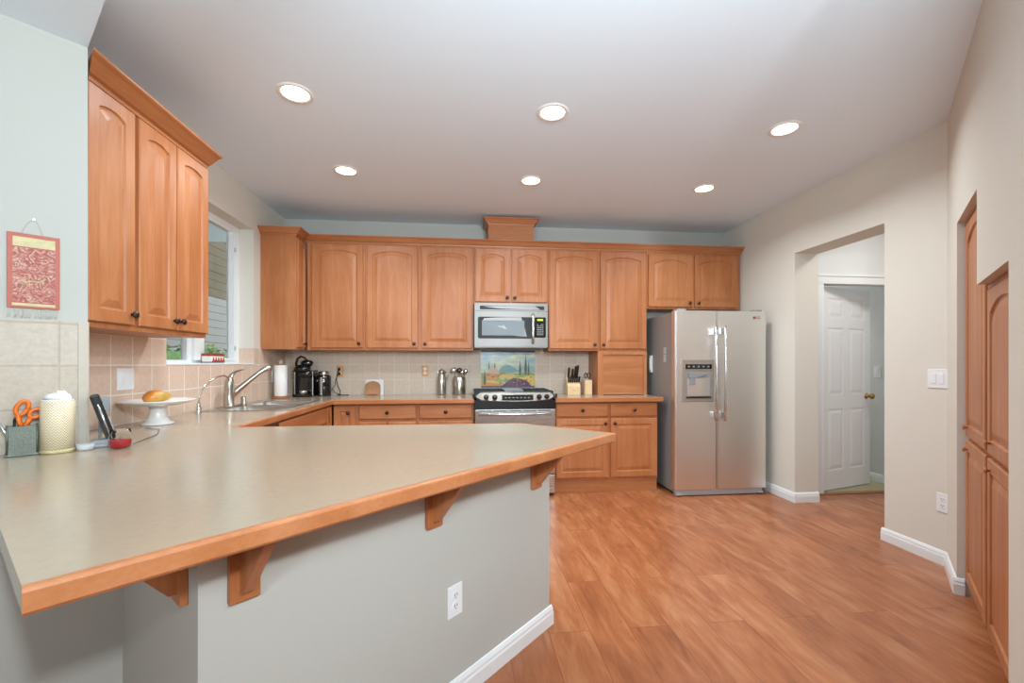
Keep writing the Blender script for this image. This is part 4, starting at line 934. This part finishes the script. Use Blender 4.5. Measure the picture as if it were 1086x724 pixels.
g = G().box(-.036, -.024, .006, .036, -.022, .105).box(-.036, .022, .006, .036, .024, .105).box(-.036, -.024, .006, -.034, .024, .105).box(.034, -.024, .006, .036, .024, .105).box(-.042, -.029, 0, .042, .029, .007, .002)
for x, y in ((-.036, -.024), (.036, -.024), (-.036, .024), (.036, .024)): g.tube([(x, y, .004), (x, y, .107)], .003, 8)
obj('cup', g, 'pewter', pcp)
sz = thing('scissors', 'scissors with orange handles standing in the pewter desk cup', 'scissors', (-1.572, 1.735, CT+.010), (0, 0, ang))
def loop_(cx, cz, rx, rz_, tilt, thick):
    pts = []
    for a_ in range(17):
        x = rx*math.cos(a_*PI/8); z = rz_*math.sin(a_*PI/8); pts.append((cx+x*math.cos(tilt)-z*math.sin(tilt), 0, cz+x*math.sin(tilt)+z*math.cos(tilt)))
    return G().tube(pts, thick, 8)
obj('large_grip', loop_(-.002, .160, .014, .026, -.35, .0065).tube([(-.012, 0, .138), (-.010, 0, .11), (.0, .0, .085)], [.008, .008, .006], 8), 'orange', sz)
obj('small_grip', loop_(.030, .138, .013, .017, -.7, .006).tube([(.020, .003, .125), (.010, .003, .105), (.002, .003, .085)], [.008, .008, .006], 8), 'orange', sz)
obj('blades', G().prism([(-.008, .09), (.008, .09), (.004, .005), (-.002, .005)], -.0015, .0015, 'y').prism([(.0, .09), (.02, .10), (.018, .03)], .002, .004, 'y'), 'handle_metal', sz)
def pen(dx, dy, tx, ty, ln, mat, lab):
    q = Vector(pcp.location)+Matrix.Rotation(ang, 3, 'Z') @ Vector((dx, dy, .010)); p = thing('pen', lab, 'pen', q, (0, 0, ang))
    e_ = Vector((tx, ty, 1)).normalized(); obj('barrel', G().tube([e_*.0, e_*ln], .0042, 10), mat, p); obj('tip_end', G().tube([e_*ln, e_*(ln+.012)], [.0042, .002], 10), 'black_plastic', p)
pen(-.008, -.008, -.42, 0, .14, 'handle_metal', 'silver pen leaning far left out of the desk cup')
pen(-.024, .010, .08, .0, .125, 'white_plastic', 'upright white pen behind the orange scissors in the desk cup')
pen(-.018, -.012, .0, 0, .115, 'black_plastic', 'short upright black pen at the left of the scissors in the desk cup')
pen(.012, .014, .10, 0, .118, 'light_grey', 'grey pen at the right edge of the desk cup')
# wall hanging
hg = thing('wall_hanging', 'small orange bordered brocade hanging on the near left wall above the tile', 'wall hanging', (-1.585, 1.789, 1.452), ang)
g = G(); HW, HH = .066, .272
g.mat('silk_orange').box(-HW, -.006, 0, HW, -.002, HH, .001)
g.mat('silk_gold').box(-HW+.014, -.0072, HH-.048, HW-.012, -.0055, HH-.014)
g.mat('brocade').box(-HW+.014, -.0072, .022, HW-.012, -.0055, HH-.052)
g.mat('silk_orange').box(-HW+.014, -.008, HH*.47, HW-.012, -.007, HH*.47+.003)
g.mat('silk_gold').box(-HW+.012, -.0075, .008, HW-.012, -.0055, .018)
g.tube([(-.028, -.0078, .085), (-.012, -.0078, .10), (.012, -.0078, .098), (.030, -.0078, .112)], .0025, 6); g.tube([(-.028, -.0078, .085), (-.034, -.0078, .065)], .0015, 6); g.tube([(.014, -.0078, .096), (.018, -.0078, .068)], .0015, 6); g.tube([(-.012, -.0078, .10), (-.010, -.0078, .07)], .0015, 6)
obj('cloth', g, None, hg)
g = G()
for i in range(34): x = -HW+.004+i*(2*HW-.008)/33; g.tube([(x, -.004, .001), (x+random.uniform(-.004, .004), -.004, -.02), (x+random.uniform(-.006, .006), -.004, -.036)], .0005, 4)
obj('fringe', g, 'thread', hg)
obj('hanging_cord', G().tube([(-.030, -.004, HH), (-.018, -.004, HH+.038), (-.004, -.004, HH+.056), (.004, -.004, HH+.054), (.014, -.004, HH+.032), (.022, -.004, HH)], .0009, 6), 'thread', hg)
tag(obj('wall_nail', G().lathe([(.0035, 0), (.0035, .006)], n=10).xf(Matrix.Rotation(PI/2, 4, 'X')).xf(Matrix.Translation((0, -.001, 0))), 'nickel', loc=(-1.585, 1.789, 1.452+HH+.056), rot=ang), 'small nail holding the cord of the brocade hanging', 'nail')
